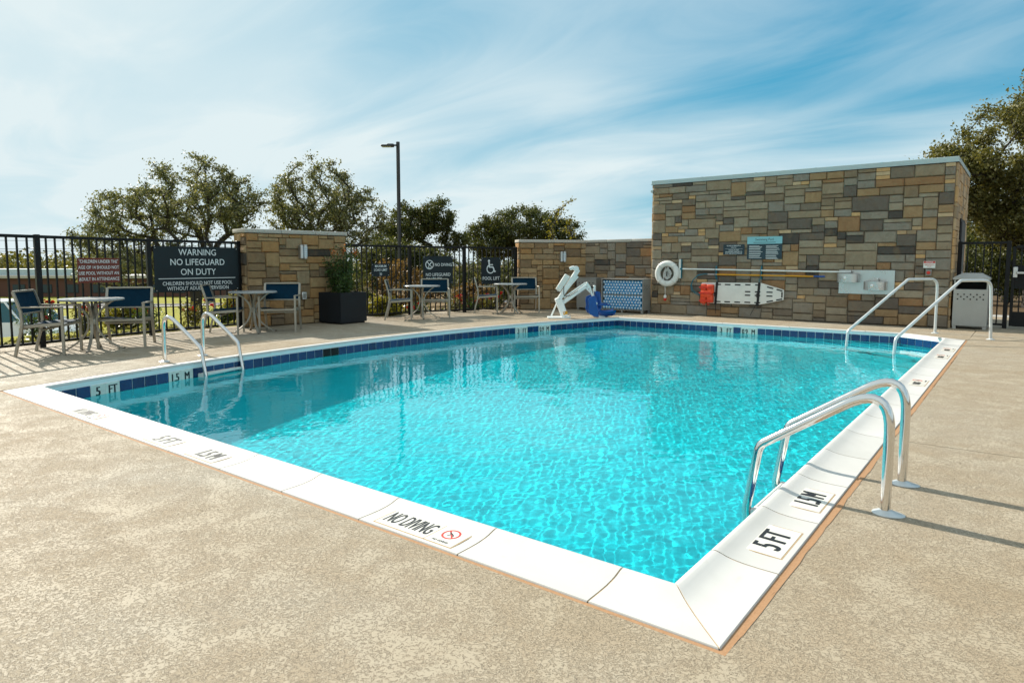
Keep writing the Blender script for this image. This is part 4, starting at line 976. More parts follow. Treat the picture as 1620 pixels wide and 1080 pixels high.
MB().box((0, CD_ / 2, 0.445), (CW_ - 0.054, CD_ - 0.05, 0.022), 0.002).build('shelf', g_, tcab); MB().box((0, CD_ / 2, 0.082), (CW_ - 0.054, CD_ - 0.03, 0.022), 0.002).build('bottom_panel', g_, tcab)
M['towel_blue'] = plain('blue_striped_terry', (0.03, 0.34, 0.66), 0.95, 0, 0.3, 60, 0.6); M['towel_white'] = plain('white_terry', (0.68, 0.75, 0.80), 0.95, 0, 0.1, 60, 0.6)
tw = thing('rolled_towel', 'blue and white rolled towel packed in the grey cabinet', 'towel', group='rolled towels in the cabinet'); rT = 0.0385
MB().lathe([(rT * 0.80, -0.008), (rT * 0.97, 0.0), (rT, 0.02), (rT, 0.34)], (0, 0, 0), 12, Matrix.Rotation(R_(-90), 3, 'X')).build('outer_wrap', M['towel_blue'], tw, 50)
core = MB()
for k in range(22):                                                   # the white spiral showing at the rolled end
    a, b_ = k * 0.62, (k + 1) * 0.62; ra, rb = rT * (0.10 + 0.036 * k), rT * (0.10 + 0.036 * (k + 1)); wd_ = rT * 0.15
    core.face([(ra * math.cos(a), -0.0095, ra * math.sin(a)), (rb * math.cos(b_), -0.0095, rb * math.sin(b_)), ((rb - wd_) * math.cos(b_), -0.0095, (rb - wd_) * math.sin(b_)), ((ra - wd_) * math.cos(a), -0.0095, (ra - wd_) * math.sin(a))])
core.lathe([(rT * 0.5, -0.009), (rT * 0.30, -0.012), (rT * 0.05, -0.012)], (0, 0, 0), 10, Matrix.Rotation(R_(-90), 3, 'X')) if False else core.lathe([(rT * 0.44, 0.0), (rT * 0.40, 0.012), (rT * 0.1, 0.013)], (0, 0, 0), 10, Matrix.Rotation(R_(90), 3, 'X'))
core.build('rolled_end', M['towel_white'], tw)
q = random.Random(4); first = True
for z0_, rows in ((0.094, 5), (0.457, 5)):
    for r in range(rows):
        cnt = 14 if r % 2 == 0 else 13
        for c in range(cnt):
            o = tw if first else copy_tree(tw); first = False; o['label'] = 'blue and white rolled towel on the %s shelf of the grey cabinet' % ('lower' if z0_ < 0.3 else 'upper')
            x = -7.235 - CW_ / 2 + 0.029 + rT + (c + (0.5 if r % 2 else 0)) * 0.0795
            o.location = (x, 12.75 + 0.03 + q.uniform(0, 0.02), z0_ + rT + r * 0.0690); o.rotation_euler = (0, q.uniform(0, 6.28), 0)
bin_ = thing('towel_return_bin', 'plain grey metal bin with a perforated band beside the towel cabinet', 'bin', (-8.425, 13.02, 0))
MB().box((0, 0.20, 0.455), (0.60, 0.40, 0.78), 0.004).build('body', g_, bin_); MB().box((0, 0.20, 0.852), (0.62, 0.42, 0.014), 0.003).build('lid', g_, bin_)
for s in (-1, 1):
    for y in (0.04, 0.36): MB().box((s * 0.26, y, 0.033), (0.05, 0.05, 0.064), 0.003).build('leg', g_, bin_)
perforations(bin_, -0.22, 0.60, 5, 3, 0.105, 0.062, -0.0005, 0.026)
tr = thing('trash_bin', 'light grey metal trash bin with a peaked hood and perforated front', 'trash bin', (-0.085, 13.10, 0))
M['bin_grey'] = plain('light_grey_powder_coat', (0.37, 0.37, 0.345), 0.48, 0.1, 0.07, 3); g2 = M['bin_grey']
MB().box((0, 0.26, 0.405), (0.54, 0.50, 0.69), 0.004).build('body', g2, tr)
for s in (-1, 1):
    MB().box((s * 0.255, 0.26, 0.83), (0.028, 0.48, 0.20), 0.003).build('hood_side', g2, tr)
    for y in (0.05, 0.47): MB().box((s * 0.235, y, 0.032), (0.06, 0.06, 0.062), 0.003).build('leg', g2, tr)
MB().box((0, 0.44, 0.83), (0.48, 0.02, 0.20)).build('hood_back', M['dark'], tr)
hd = MB(); lo_, hi_ = [(-0.29, -0.02), (0.29, -0.02), (0.29, 0.54), (-0.29, 0.54)], [(-0.15, 0.16), (0.15, 0.16), (0.15, 0.36), (-0.15, 0.36)]
a_ = [hd.bm.verts.new((x, y, 0.93)) for x, y in lo_]; b_ = [hd.bm.verts.new((x, y, 0.965)) for x, y in lo_]; c_ = [hd.bm.verts.new((x, y, 1.055)) for x, y in hi_]
hd.bm.faces.new(a_); hd.bm.faces.new(c_)
for u, v in ((a_, b_), (b_, c_)):
    for k in range(4): hd.bm.faces.new((u[k], u[(k + 1) % 4], v[(k + 1) % 4], v[k]))
hd.build('hood', g2, tr)
MB().box((0, 0.26, 0.754), (0.44, 0.40, 0.006)).build('opening', M['dark'], tr)
perforations(tr, -0.20, 0.565, 5, 3, 0.10, 0.045, 0.0095, 0.024)
# ================================================================== safety equipment on the building front
FY = BY - 0.055
rg = thing('life_ring', 'white life ring with rope hung at the end of the stone building', 'life ring', (-6.18, FY - 0.07, 0.985))
tor = MB(); RR, rr_ = 0.245, 0.072
vs = [[tor.bm.verts.new(((RR + rr_ * math.cos(b)) * math.cos(a), rr_ * 0.8 * math.sin(b), (RR + rr_ * math.cos(b)) * math.sin(a))) for b in np.linspace(0, 2 * math.pi, 13)[:-1]] for a in np.linspace(0, 2 * math.pi, 33)[:-1]]
for i in range(32):
    for j in range(12): tor.bm.faces.new((vs[i][j], vs[(i + 1) % 32][j], vs[(i + 1) % 32][(j + 1) % 12], vs[i][(j + 1) % 12]))
tor.build('ring', M['white_plastic'], rg, 60)
for k in range(4):
    a = R_(45 + 90 * k); pts = [((RR + 0.078 * math.cos(b)) * math.cos(a), 0.066 * math.sin(b), (RR + 0.078 * math.cos(b)) * math.sin(a)) for b in np.linspace(0, 2 * math.pi, 13)]
    MB().tube(pts, 0.009, 6).build('rope_band', M['rope'], rg, 60)
q = random.Random(9)
loop = []
for k in range(70):
    a = k * 0.9; r_l = 0.06 + 0.085 * q.random(); loop.append((r_l * math.cos(a) * 0.8 + 0.01, -0.02 + 0.035 * q.random(), r_l * math.sin(a) * 1.15 - 0.01))
MB().tube(round_path(loop, 0.03, 2), 0.0055, 5).build('rope_coil', M['rope'], rg, 60)
MB().tube([(0.0, -0.07, 0.16), (-0.06, -0.075, 0.0), (-0.05, -0.075, -0.16), (-0.01, -0.075, -0.24)], 0.007, 6).build('throw_line', M['rope'], rg, 60)
MB().tube([(-0.02, -0.075, -0.30), (-0.015, -0.06, -0.38), (-0.02, -0.05, -0.52)], 0.008, 6).build('drop_line', M['rope'], rg, 60)
fl_ = MB().lathe([(0.012, 0.05), (0.034, 0.03), (0.036, -0.015), (0.03, -0.03)], (-0.02, -0.05, -0.56), 14).build('float_top', M['white_plastic'], rg, 50); MB().lathe([(0.033, -0.032), (0.036, -0.04), (0.034, -0.085), (0.015, -0.10)], (-0.02, -0.05, -0.56), 14).build('float', M['red'], rg, 50)
hb = MB().box((0.315, 0.04, 0.12), (0.06, 0.05, 0.46), 0.006).build('holder', M['white_plastic'], rg); MB().box((0.352, 0.04, 0.12), (0.012, 0.06, 0.46), 0.002).build('holder_edge', M['teal_metal'], hb)
MB().box((0.0, 0.055, 0.10), (0.05, 0.03, 0.36), 0.004).build('hanger', M['brushed'], rg)
pole = thing('rescue_pole', 'long white pole held along the stone wall above the yellow pole', 'pole', (-5.83, FY - 0.06, 1.103))
MB().tube([(0, 0, 0), (3.70, 0, -0.047)], 0.0165, 12).build('shaft', M['white_paint'], pole, 60); MB().tube([(-0.02, 0, 0), (0.04, 0, 0)], 0.022, 12).build('end_cap', M['teal_metal'], pole, 60)
hk = thing('rescue_hook', 'yellow pole with a curved blue hook below the long white pole', 'rescue hook', (-4.95, FY - 0.06, 0.978))
MB().tube([(0, 0, 0), (2.10, 0, -0.018)], 0.0165, 12).build('shaft', M['yellow'], hk, 60); MB().tube([(2.10, 0, -0.018), (2.32, 0, -0.02)], 0.020, 12).build('grip', M['blue_plastic'], hk, 60)
MB().tube([(-0.22, 0, 0.002), (0.0, 0, 0)], 0.013, 10).build('socket', M['brushed'], hk, 60)
hp = [(-0.18, 0, 0.002), (-0.30, 0, 0.012), (-0.46, 0, -0.03), (-0.58, 0, -0.14), (-0.63, 0, -0.27), (-0.60, 0, -0.38), (-0.52, 0, -0.45), (-0.40, 0, -0.50)]
MB().tube(hp, 0.010, 8).build('hook_bow', M['teal_metal'], hk, 60); MB().tube([(p[0] + 0.035 * (i / 7), 0, p[2] + (0.02 if i > 1 else 0)) for i, p in enumerate(hp)], 0.008, 8).build('hook_bow', M['teal_metal'], hk, 60)
for i, x in enumerate((-4.985, -3.955)):
    t = thing('pole_bracket', ('teal pole bracket on the wall above the red foam head block', 'teal pole bracket on the wall below the swimming pool rules sign')[i], 'bracket', (x, FY, 1.03), 0, 'brackets carrying the poles')
    MB().box((0, -0.012, 0.0), (0.03, 0.022, 0.30), 0.003).build('plate', M['teal_metal'], t)
    for z in (0.048, -0.078): MB().tube(round_path([(0, -0.02, z - 0.01), (0, -0.095, z - 0.014), (0, -0.10, z + 0.035)], 0.02, 4), 0.007, 8).build('prong', M['teal_metal'], t, 50)
sb = thing('spine_board', 'white rescue spine board strapped flat against the stone wall', 'spine board', (-5.305, FY - 0.045, 0.545))
ol = [(0, 0.235), (0.03, 0.245), (1.37, 0.255), (1.86, 0.115), (1.86, -0.105), (1.36, -0.225), (0.03, -0.235), (0, -0.225)]
MB().poly([(x, 0.0, z) for x, z in ol], (0, -0.035, 0)).build('board', M['white_plastic'], sb)
def slot(x, z, l_, ang=0.0, vert=False):
    rot = Matrix.Rotation(R_(ang), 3, 'Y'); MB().box((x, -0.036, z), (0.03 if vert else l_, 0.004, l_ if vert else 0.028), 0.0, rot).build('hand_slot', M['dark'], sb)
for x in (0.40, 0.62, 0.85): slot(x, 0.205, 0.13); slot(x, -0.19, 0.13)
for x in (1.08, 1.30): slot(x, 0.21, 0.12); slot(x, 0.055, 0.12); slot(x, -0.025, 0.12); slot(x, -0.185, 0.13)
slot(1.57, 0.155, 0.14, 14); slot(1.56, 0.055, 0.13); slot(1.56, -0.03, 0.13); slot(1.57, -0.145, 0.14, -12); slot(1.77, 0.105, 0.13, 14); slot(1.77, -0.10, 0.13, -12); slot(1.825, 0.005, 0.12, 0, True)
hi = thing('head_immobilizer', 'bright red foam head immobiliser strapped to the end of the white board', 'head block', (-5.15, FY - 0.085, 0.53))
for dx, dz, sx, sz, yy in ((-0.06, 0.12, 0.10, 0.16, 0.10), (0.07, 0.10, 0.12, 0.18, 0.11), (-0.06, -0.10, 0.11, 0.20, 0.10), (0.07, -0.10, 0.11, 0.16, 0.12), (0.0, 0.0, 0.20, 0.14, 0.13)):
    MB().box((dx * 1.25, -yy / 2, dz * 1.12), (sx * 1.28, yy, sz * 1.12), 0.018, None, 2).build('foam_block', M['orange_red'], hi, 50)
for z in (0.15, 0.02, -0.16): MB().box((0.0, -0.138, z), (0.31, 0.008, 0.034), 0.002).build('chin_strap', M['red'], hi)
for x in (-0.09, 0.02): MB().tube([(x, -0.09, -0.18), (x + 0.02, -0.10, -0.25), (x + 0.05, -0.09, -0.26), (x + 0.06, -0.09, -0.18)], 0.009, 6).build('strap_loop', M['red'], hi, 50)
for x, tail, lab in ((-4.945, 0.10, 'black webbing strap round the white board beside the red foam'), (-3.985, -0.17, 'black webbing strap round the tapering end of the white board')):
    t = thing('board_strap', lab, 'strap', (x, FY - 0.082, 0.545))
    MB().box((0.0, -0.008, 0.0), (0.052, 0.010, 0.53), 0.003, Matrix.Rotation(R_(3), 3, 'Y')).build('webbing', M['strap'], t); MB().box((-0.01, -0.017, -0.02), (0.062, 0.016, 0.09), 0.004).build('buckle', M['strap'], t)
    MB().bar((-0.01, -0.01, -0.15), (-0.06 + tail * 0.6, -0.008, -0.47), 0.02, 0.006).build('loose_end', M['strap'], t)
    MB().tube([(0.0, 0.03, 0.25), (0.0, 0.02, 0.36)], 0.008, 6).build('wall_hook', M['teal_metal'], t)
fo = thing('drinking_fountain', 'stainless two level drinking fountain on a steel wall panel', 'drinking fountain', (-1.857, FY, 0.855))
MB().box((0, -0.006, 0), (1.02, 0.012, 0.49), 0.003).build('back_panel', M['brushed'], fo)
for cx_, z in ((-0.315, 0.085), (0.185, -0.065)):
    b = MB(); arc_ = [(cx_ - 0.20, -0.012)] + [(cx_ + 0.20 * math.cos(a), -0.16 - 0.13 * math.sin(a) ** 0.7 if math.sin(a) > 0 else -0.16) for a in np.linspace(math.pi, 0, 15)] + [(cx_ + 0.20, -0.012)]
    b.poly([(x, y, z - 0.085) for x, y in arc_], (0, 0, 0.17)); bo = b.build('bowl', M['brushed'], fo, 40)
    MB().poly([(cx_ + (x - cx_) * 0.86, -0.02 + (y + 0.02) * 0.9, z + 0.0855) for x, y in arc_], (0, 0, 0.002)).build('basin', M['dark'] if False else M['grey_cab'], bo)
    MB().tube([(cx_ + 0.06, -0.06, z + 0.085), (cx_ + 0.06, -0.07, z + 0.13), (cx_ + 0.04, -0.10, z + 0.145)], 0.012, 8).build('bubbler', M['steel'], bo, 50)
    MB().lathe([(0.030, 0), (0.030, 0.010), (0.022, 0.016)], (cx_ - 0.03, -0.289, z), 14, Matrix.Rotation(R_(90), 3, 'X')).build('push_button', M['steel'], bo, 40)
# ================================================================== land beyond the fence
CAM2 = Vector((0.726, -2.048)); FWD, RGT = Vector((-0.6107, 0.7919)), Vector((0.7919, 0.6107))
def at(depth, lateral): return CAM2 + FWD * depth + RGT * lateral      # a spot on the land, metres ahead of and beside the pool corner
def sstep(a, b, x): 
    t = np.clip((x - a) / (b - a), 0, 1); return t * t * (3 - 2 * t)
def land_z(x, y):
    x, y = np.asarray(x, float), np.asarray(y, float)
    dx = np.maximum(np.maximum(-11.9 - x, x - 7.5), 0); dy = np.maximum(np.maximum(y - 15.0, -9 - y), 0); s = np.hypot(dx, dy)
    w_ = sstep(-6, -14, x)                                            # the ground falls away on the lawn side only
    return -0.14 - w_ * (2.3 * sstep(0.8, 22, s) + 2.2 * sstep(22, 95, s)) - (1 - w_) * 0.8 * sstep(2, 40, s) + 0.12 * np.sin(x * 0.21) * np.sin(y * 0.17) * sstep(3, 12, s)
def lz(p): return float(land_z(p[0], p[1]))
gxs = np.unique(np.concatenate([np.linspace(-900, -120, 14), np.linspace(-120, -40, 33), np.linspace(-40, 16, 81), np.linspace(16, 80, 17), np.linspace(80, 900, 12)]))
gys = np.unique(np.concatenate([np.linspace(-500, -40, 8), np.linspace(-40, 40, 101), np.linspace(40, 120, 33), np.linspace(120, 1200, 16)]))
X, Y = np.meshgrid(gxs, gys, indexing='ij'); Z = land_z(X, Y); nx, ny = X.shape; idx = np.arange(nx * ny).reshape(nx, ny)
fc = np.stack([idx[:-1, :-1], idx[1:, :-1], idx[1:, 1:], idx[:-1, 1:]], -1).reshape(-1, 4)
mx_, my_ = (X[:-1, :-1] + X[1:, 1:]).ravel() / 2, (Y[:-1, :-1] + Y[1:, 1:]).ravel() / 2
inside = (mx_ > -9.6) & (mx_ < 6.0) & (my_ > -7.2) & (my_ < 13.0)
def m_land():
    t = NT('lawn_and_dry_ground'); c = t.coord(); sp = t.new('ShaderNodeSeparateXYZ'); t.l.new(c, sp.inputs[0])
    n = t.noise(0.35, 5, 0.6, 0.4, c); f_ = t.noise(6, 6, 0.7, 0.2, c); g = t.noise(40, 4, 0.7, 0, c)
    lawn = t.mix(t.mr(n, 0.35, 0.65, 0, 1), (0.24, 0.25, 0.020), (0.33, 0.30, 0.03)); dry = t.mix(t.mr(f_, 0.35, 0.65, 0, 1), (0.24, 0.165, 0.075), (0.16, 0.105, 0.05))
    xx, yy = t.math('SUBTRACT', sp.outputs[0], 0.726), t.math('ADD', sp.outputs[1], 2.048)          # the lawn lies left of a line running out past the pier
    k = t.math('ADD', t.math('MULTIPLY', xx, 0.5876), t.math('MULTIPLY', yy, 0.8720)); k = t.math('ADD', k, t.math('MULTIPLY', n, 4.0)); col = t.mix(t.mr(k, 0.5, 4.5, 0, 1, True), lawn, dry)
    mulch = t.mr(sp.outputs[0], -13.6, -12.8, 0, 1, True); col = t.mix(t.math('MULTIPLY', mulch, t.mr(f_, 0.3, 0.6, 0.4, 1.0)), col, (0.10, 0.065, 0.035))
    col = t.mix(t.mr(g, 0.3, 0.7, 0.0, 0.35), col, t.mix(1.0, col, (0.45, 0.45, 0.4), 'MULTIPLY'))
    t.set(col, 0.95, 0, 0.2); t.bump(g, 0.6, 0.03); return t.m
M['land'] = m_land()
tag(np_mesh('ground', np.stack([X.ravel(), Y.ravel(), Z.ravel()], -1), fc[~inside], M['land'], None, True), 'sloping lawn and dry ground beyond the fence', None, kind='structure')
M['asphalt'] = m_speckle('asphalt', (0.06, 0.06, 0.06), (0.045, 0.045, 0.047), 0.9, 30, 0.3); M['concrete'] = m_speckle('pale_concrete', (0.42, 0.40, 0.36), (0.34, 0.32, 0.29), 0.85, 12, 0.2)
def strip(name, pts, wd, mat, label, dz=0.06):
    V_, F_ = [], []
    for i, p in enumerate(pts):
        d = (Vector(pts[min(i + 1, len(pts) - 1)]) - Vector(pts[max(i - 1, 0)])).normalized(); n_ = Vector((-d.y, d.x))
        for s in (-1, -0.33, 0.33, 1):
            q_ = Vector(p) + n_ * s * wd / 2; V_.append((q_.x, q_.y, lz(q_) + dz))
    for i in range(len(pts) - 1):
        for j in range(3): F_.append((i * 4 + j, i * 4 + j + 1, i * 4 + j + 5, i * 4 + j + 4))
    return tag(np_mesh(name, np.array(V_), np.array(F_), mat, None, True), label, None, kind='structure')
strip('road', [at(92 + 0.02 * t, t) for t in range(-130, 60, 5)], 9.0, M['asphalt'], 'grey road passing beyond the lawn', 0.10)
strip('pavement', [at(84 + 0.02 * t, t) for t in range(-130, 60, 5)], 3.0, M['concrete'], 'pale concrete pavement along the road', 0.12)
strip('parking_lot', [at(22 + 0.0 * t, t) for t in range(-46, -13, 3)], 9.0, M['concrete'], 'pale parking bay below the pool fence', 0.05)
strip('path', [at(30 + 0.10 * t, t) for t in range(-9, 6, 2)], 1.6, M['concrete'], 'pale path across the dry ground behind the fence', 0.05)
strip('path', [(x, 17.6) for x in np.linspace(-0.4, 12, 9)], 3.4, M['concrete'], 'pale concrete path outside the gate', 0.05)
# ================================================================== vegetation
def m_leaf(name, cols, trans=0.35, rough=0.5):
    t = NT(name); g = t.new('ShaderNodeNewGeometry'); n = t.noise(1.1, 3, 0.6, 0.3, g.outputs['Position'])
    k = t.math('ADD', t.math('MULTIPLY', g.outputs['Random Per Island'], 0.62), t.math('MULTIPLY', n, 0.40))
    col = t.ramp(k, [(0.12 + 0.76 * i / (len(cols) - 1), c) for i, c in enumerate(cols)])
    t.set(col, rough, 0, 0.4); tr_ = t.new('ShaderNodeBsdfTranslucent'); t.l.new(t.mix(1.0, col, (1.3, 1.2, 0.6), 'MULTIPLY'), tr_.inputs[0])
    mx = t.new('ShaderNodeMixShader'); mx.inputs[0].default_value = trans; t.l.new(t.p.outputs[0], mx.inputs[1]); t.l.new(tr_.outputs[0], mx.inputs[2]); t.l.new(mx.outputs[0], t.out.inputs[0]); return t.m
M['oak'] = m_leaf('live_oak_leaves', [(0.054, 0.067, 0.028), (0.112, 0.128, 0.055), (0.175, 0.183, 0.09), (0.30, 0.295, 0.175)])
M['oak_dense'] = m_leaf('dense_green_leaves', [(0.022, 0.034, 0.010), (0.050, 0.066, 0.016), (0.085, 0.098, 0.024), (0.13, 0.13, 0.036)])
M['oak_gold'] = m_leaf('golden_oak_leaves', [(0.052, 0.058, 0.015), (0.105, 0.108, 0.026), (0.160, 0.152, 0.044), (0.26, 0.24, 0.10)])
M['leaf_yellow'] = m_leaf('yellow_green_leaves', [(0.10, 0.11, 0.015), (0.18, 0.17, 0.02), (0.26, 0.22, 0.03)], 0.45)
M['leaf_rust'] = m_leaf('rust_leaves', [(0.085, 0.060, 0.022), (0.16, 0.095, 0.030), (0.23, 0.145, 0.045)], 0.4)
M['leaf_shrub'] = m_leaf('glossy_shrub_leaves', [(0.022, 0.046, 0.012), (0.048, 0.090, 0.018), (0.095, 0.15, 0.032)], 0.3, 0.35)
M['petal_red'] = m_leaf('red_petals', [(0.38, 0.010, 0.012), (0.55, 0.02, 0.02)], 0.3); M['petal_orange'] = m_leaf('orange_new_leaves', [(0.55, 0.12, 0.02), (0.62, 0.22, 0.05)], 0.4)
def m_bark():
    t = NT('dark_bark'); c = t.coord('Object', (1, 1, 0.25)); n = t.noise(9, 7, 0.7, 0.6, c); t.set(t.ramp(n, [(0.3, (0.018, 0.015, 0.012)), (0.7, (0.060, 0.050, 0.040))]), 0.95); t.bump(n, 0.8, 0.04); return t.m
M['bark'] = m_bark()
def leaves_mesh(name, C_, size, mat, parent, seed, aspect=0.55, up=0.0):
    r = np.random.RandomState(seed); n = len(C_)
    a = r.normal(size=(n, 3)); a[:, 2] += up; a /= np.linalg.norm(a, axis=1)[:, None] + 1e-9
    b = np.cross(a, r.normal(size=(n, 3))); b /= np.linalg.norm(b, axis=1)[:, None] + 1e-9
    sz = size * r.uniform(0.6, 1.35, (n, 1)); a = a * sz * 0.5; b = b * sz * 0.5 * aspect; mid = a * 0.1
    V_ = np.stack([C_ - a, C_ - mid + b, C_ + a, C_ - mid - b], 1).reshape(-1, 3); F_ = np.arange(n * 4).reshape(n, 4)
    return np_mesh(name, V_, F_, mat, parent)
def tree(name, label, base, trunk_h, blobs, n_attr, per, leaf, spread, seed, mat='oak', r_base=0.2, cat='tree', lean=(0, 0), group=None, shell=0.55, trunk_name='trunk'):
    """blobs: (dx, dy, z above base, rx, ry, rz, weight) -- crown volumes; limbs grow towards points scattered in them"""
    r = np.random.RandomState(seed); bz = lz(base) - 0.05 if len(base) == 2 else base[2]
    t = thing(name, label, cat, (base[0], base[1], bz), 0, group)
    W_ = np.array([b[6] for b in blobs]); W_ = W_ / W_.sum(); pick = r.choice(len(blobs), n_attr, p=W_); A_ = np.zeros((n_attr, 3))
    for i, k in enumerate(pick):
        v = r.normal(size=3); v /= np.linalg.norm(v); rad = r.uniform(0, 1) ** (1 / 3) if r.rand() > shell else r.uniform(0.72, 1.02)
        b = blobs[k]; A_[i] = np.array(b[:3]) + v * rad * np.array(b[3:6])
    nodes = []; par = []
    m = max(4, int(trunk_h / 0.3))
    for i in range(m + 1):
        u = i / m; nodes.append((lean[0] * u ** 1.5 + 0.06 * r.normal() * u, lean[1] * u ** 1.5 + 0.06 * r.normal() * u, trunk_h * u)); par.append(i - 1)
    nodes = [np.array(p) for p in nodes]; plen = [i * trunk_h / m for i in range(m + 1)]; tip_of = []
    for a in A_[np.argsort(np.linalg.norm(A_ - nodes[-1], axis=1))]:
        NA = np.array(nodes); d = np.linalg.norm(NA - a, axis=1); cost = d + 0.22 * np.array(plen); cost[:max(1, int(m * 0.55))] += 50
        cost += np.maximum(0, NA[:, 2] - a[2]) * 0.35
        j = int(np.argmin(cost)); seg = max(1, int(d[j] / 0.38)); p0 = nodes[j]; prev = j
        bow = r.normal(size=3) * 0.10 * d[j]; bow[2] = abs(bow[2]) * 0.6
        for k in range(1, seg + 1):
            u = k / seg; p = p0 + (a - p0) * u + bow * math.sin(math.pi * u) + (r.normal(size=3) * 0.045 if k < seg else 0)
            nodes.append(p); par.append(prev); plen.append(plen[prev] + d[j] / seg); prev = len(nodes) - 1
        tip_of.append(prev)
    P_ = np.array(nodes); par = np.array(par); cnt = np.zeros(len(P_))
    for q_ in tip_of: cnt[q_] += 1
    for i in range(len(P_) - 1, 0, -1): cnt[par[i]] += cnt[i]
    rad = r_base * (np.maximum(cnt, 0.6) / n_attr) ** 0.46; rad = np.maximum(rad, 0.010)
    rad[0] *= 1.25
    i1 = np.arange(1, len(P_)); a, b = P_[par[i1]], P_[i1]; d = b - a; d /= np.linalg.norm(d, axis=1)[:, None] + 1e-9
    ref = np.where(np.abs(d[:, 2:3]) > 0.9, [[1.0, 0, 0]], [[0, 0, 1.0]]); y = np.cross(ref, d); y /= np.linalg.norm(y, axis=1)[:, None]; z = np.cross(d, y); ns = 6
    ang = np.arange(ns) * 2 * math.pi / ns; ring_ = y[:, None] * np.cos(ang)[None, :, None] + z[:, None] * np.sin(ang)[None, :, None]
    ra = np.minimum(rad[par[i1]], rad[i1] * 1.5)[:, None, None]; rb = rad[i1][:, None, None]
    V_ = np.concatenate([a[:, None] - d[:, None] * 0.3 * ra + ring_ * ra, b[:, None] + d[:, None] * 0.2 * rb + ring_ * rb], 1).reshape(-1, 3); base_i = (np.arange(len(i1)) * 2 * ns)[:, None]; k = np.arange(ns)
    F_ = np.stack([base_i + k, base_i + (k + 1) % ns, base_i + ns + (k + 1) % ns, base_i + ns + k], -1).reshape(-1, 4)
    np_mesh(trunk_name, V_, F_, M['bark'], t, True)
    T_ = P_[np.array(tip_of)]; mids = P_[par[np.array(tip_of)]]
    n_l = n_attr * per; w0 = r.randint(0, n_attr, n_l); u = r.rand(n_l, 1) ** 0.6
    C_ = mids[w0] * (1 - u) + T_[w0] * u; sc_ = r.choice([0.45, 0.8, 1.0], (n_l, 1)); C_ = C_ + r.normal(size=(n_l, 3)) * spread * sc_ * np.array([1, 1, 0.72])
    leaves_mesh('crown', C_, leaf, M[mat], t, seed + 1)
    return t
# live oaks behind the fence
tree('oak_tree', 'broad spreading live oak with twisted dark limbs beyond the large warning sign', at(30, -14.2), 3.0,
     [(0.0, 0.1, 6.4, 2.5, 2.5, 1.75, 1.0), (-1.9, -1.5, 5.6, 2.3, 2.1, 1.25, 0.80), (1.2, 1.0, 6.0, 1.8, 1.8, 1.4, 0.5), (-3.3, -2.5, 4.5, 1.5, 1.5, 0.7, 0.35), (-0.5, -0.4, 3.6, 3.2, 3.0, 0.7, 0.25), (-2.4, -1.9, 3.1, 2.7, 2.3, 0.9, 0.60)], 520, 72, 0.115, 0.19, 11, 'oak', 0.27)
tree('oak_tree', 'upright open live oak showing above the tan stone pier', at(33, -9.5), 2.6,
     [(0.0, 0.0, 6.4, 2.1, 2.1, 2.0, 1.0), (1.5, 1.1, 5.6, 1.6, 1.6, 1.3, 0.5), (-1.2, -0.9, 5.9, 1.2, 1.2, 1.4, 0.42), (0.2, 0.1, 4.0, 2.4, 2.4, 0.8, 0.3)], 360, 72, 0.115, 0.19, 12, 'oak', 0.22)
tree('green_tree', 'dense low green tree behind the planter and the lamp post', at(38, -6.7), 1.2,
     [(0.0, 0.0, 3.7, 2.0, 2.0, 1.2, 1.0), (1.6, 1.2, 3.4, 1.5, 1.5, 0.9, 0.5)], 170, 170, 0.14, 0.28, 13, 'oak_dense', 0.18)
tree('oak_tree', 'clumpy oak with a gap in its crown just right of the lamp post', at(45, -6.4), 2.8,
     [(-0.4, -0.3, 6.3, 1.5, 1.5, 1.4, 1.0), (1.1, 0.9, 6.8, 1.1, 1.1, 1.1, 0.7), (1.9, 1.5, 5.2, 1.0, 1.0, 0.8, 0.4), (-1.5, -1.1, 5.2, 1.3, 1.3, 1.1, 0.6), (0, 0, 4.4, 2.6, 2.6, 0.7, 0.4)], 220, 120, 0.15, 0.25, 14, 'oak_dense', 0.22)
tree('oak_tree', 'rounded dense oak rising behind the corner wall', at(50, 0.9), 2.6,
     [(0.0, 0.0, 6.5, 3.2, 3.2, 1.5, 1.0), (-2.0, -1.6, 5.6, 2.2, 2.0, 1.3, 0.6), (2.2, 1.6, 5.8, 1.7, 1.7, 1.2, 0.5), (0, 0, 4.6, 3.6, 3.4, 0.8, 0.4)], 330, 130, 0.165, 0.28, 15, 'oak_dense', 0.3)
tree('sapling', 'thin sapling with sparse yellow leaves above the corner wall', at(21, 1.45), 1.2,
     [(0.0, 0.0, 2.5, 0.50, 0.5, 0.75, 1.0), (0.3, 0.2, 3.0, 0.35, 0.3, 0.5, 0.4)], 34, 16, 0.075, 0.09, 16, 'leaf_yellow', 0.035)
tree('small_tree', 'small rust tinged tree peeping past the left end of the stone building', at(34, 6.9), 1.6, [(0, 0, 2.9, 0.9, 0.9, 1.0, 1.0)], 70, 70, 0.10, 0.18, 17, 'leaf_rust', 0.08)
tree('oak_tree', 'big golden green oak leaning over the gate beside the stone building', at(22.5, 17.6), 2.4,
     [(0.0, 0.0, 5.2, 3.1, 3.0, 2.0, 1.0), (-2.2, -1.4, 4.3, 1.4, 1.4, 1.3, 0.45), (1.3, 1.0, 6.6, 2.4, 2.4, 1.9, 0.65), (0.3, 0.2, 3.0, 2.3, 2.4, 0.9, 0.42)], 600, 200, 0.105, 0.24, 18, 'oak_gold', 0.30)
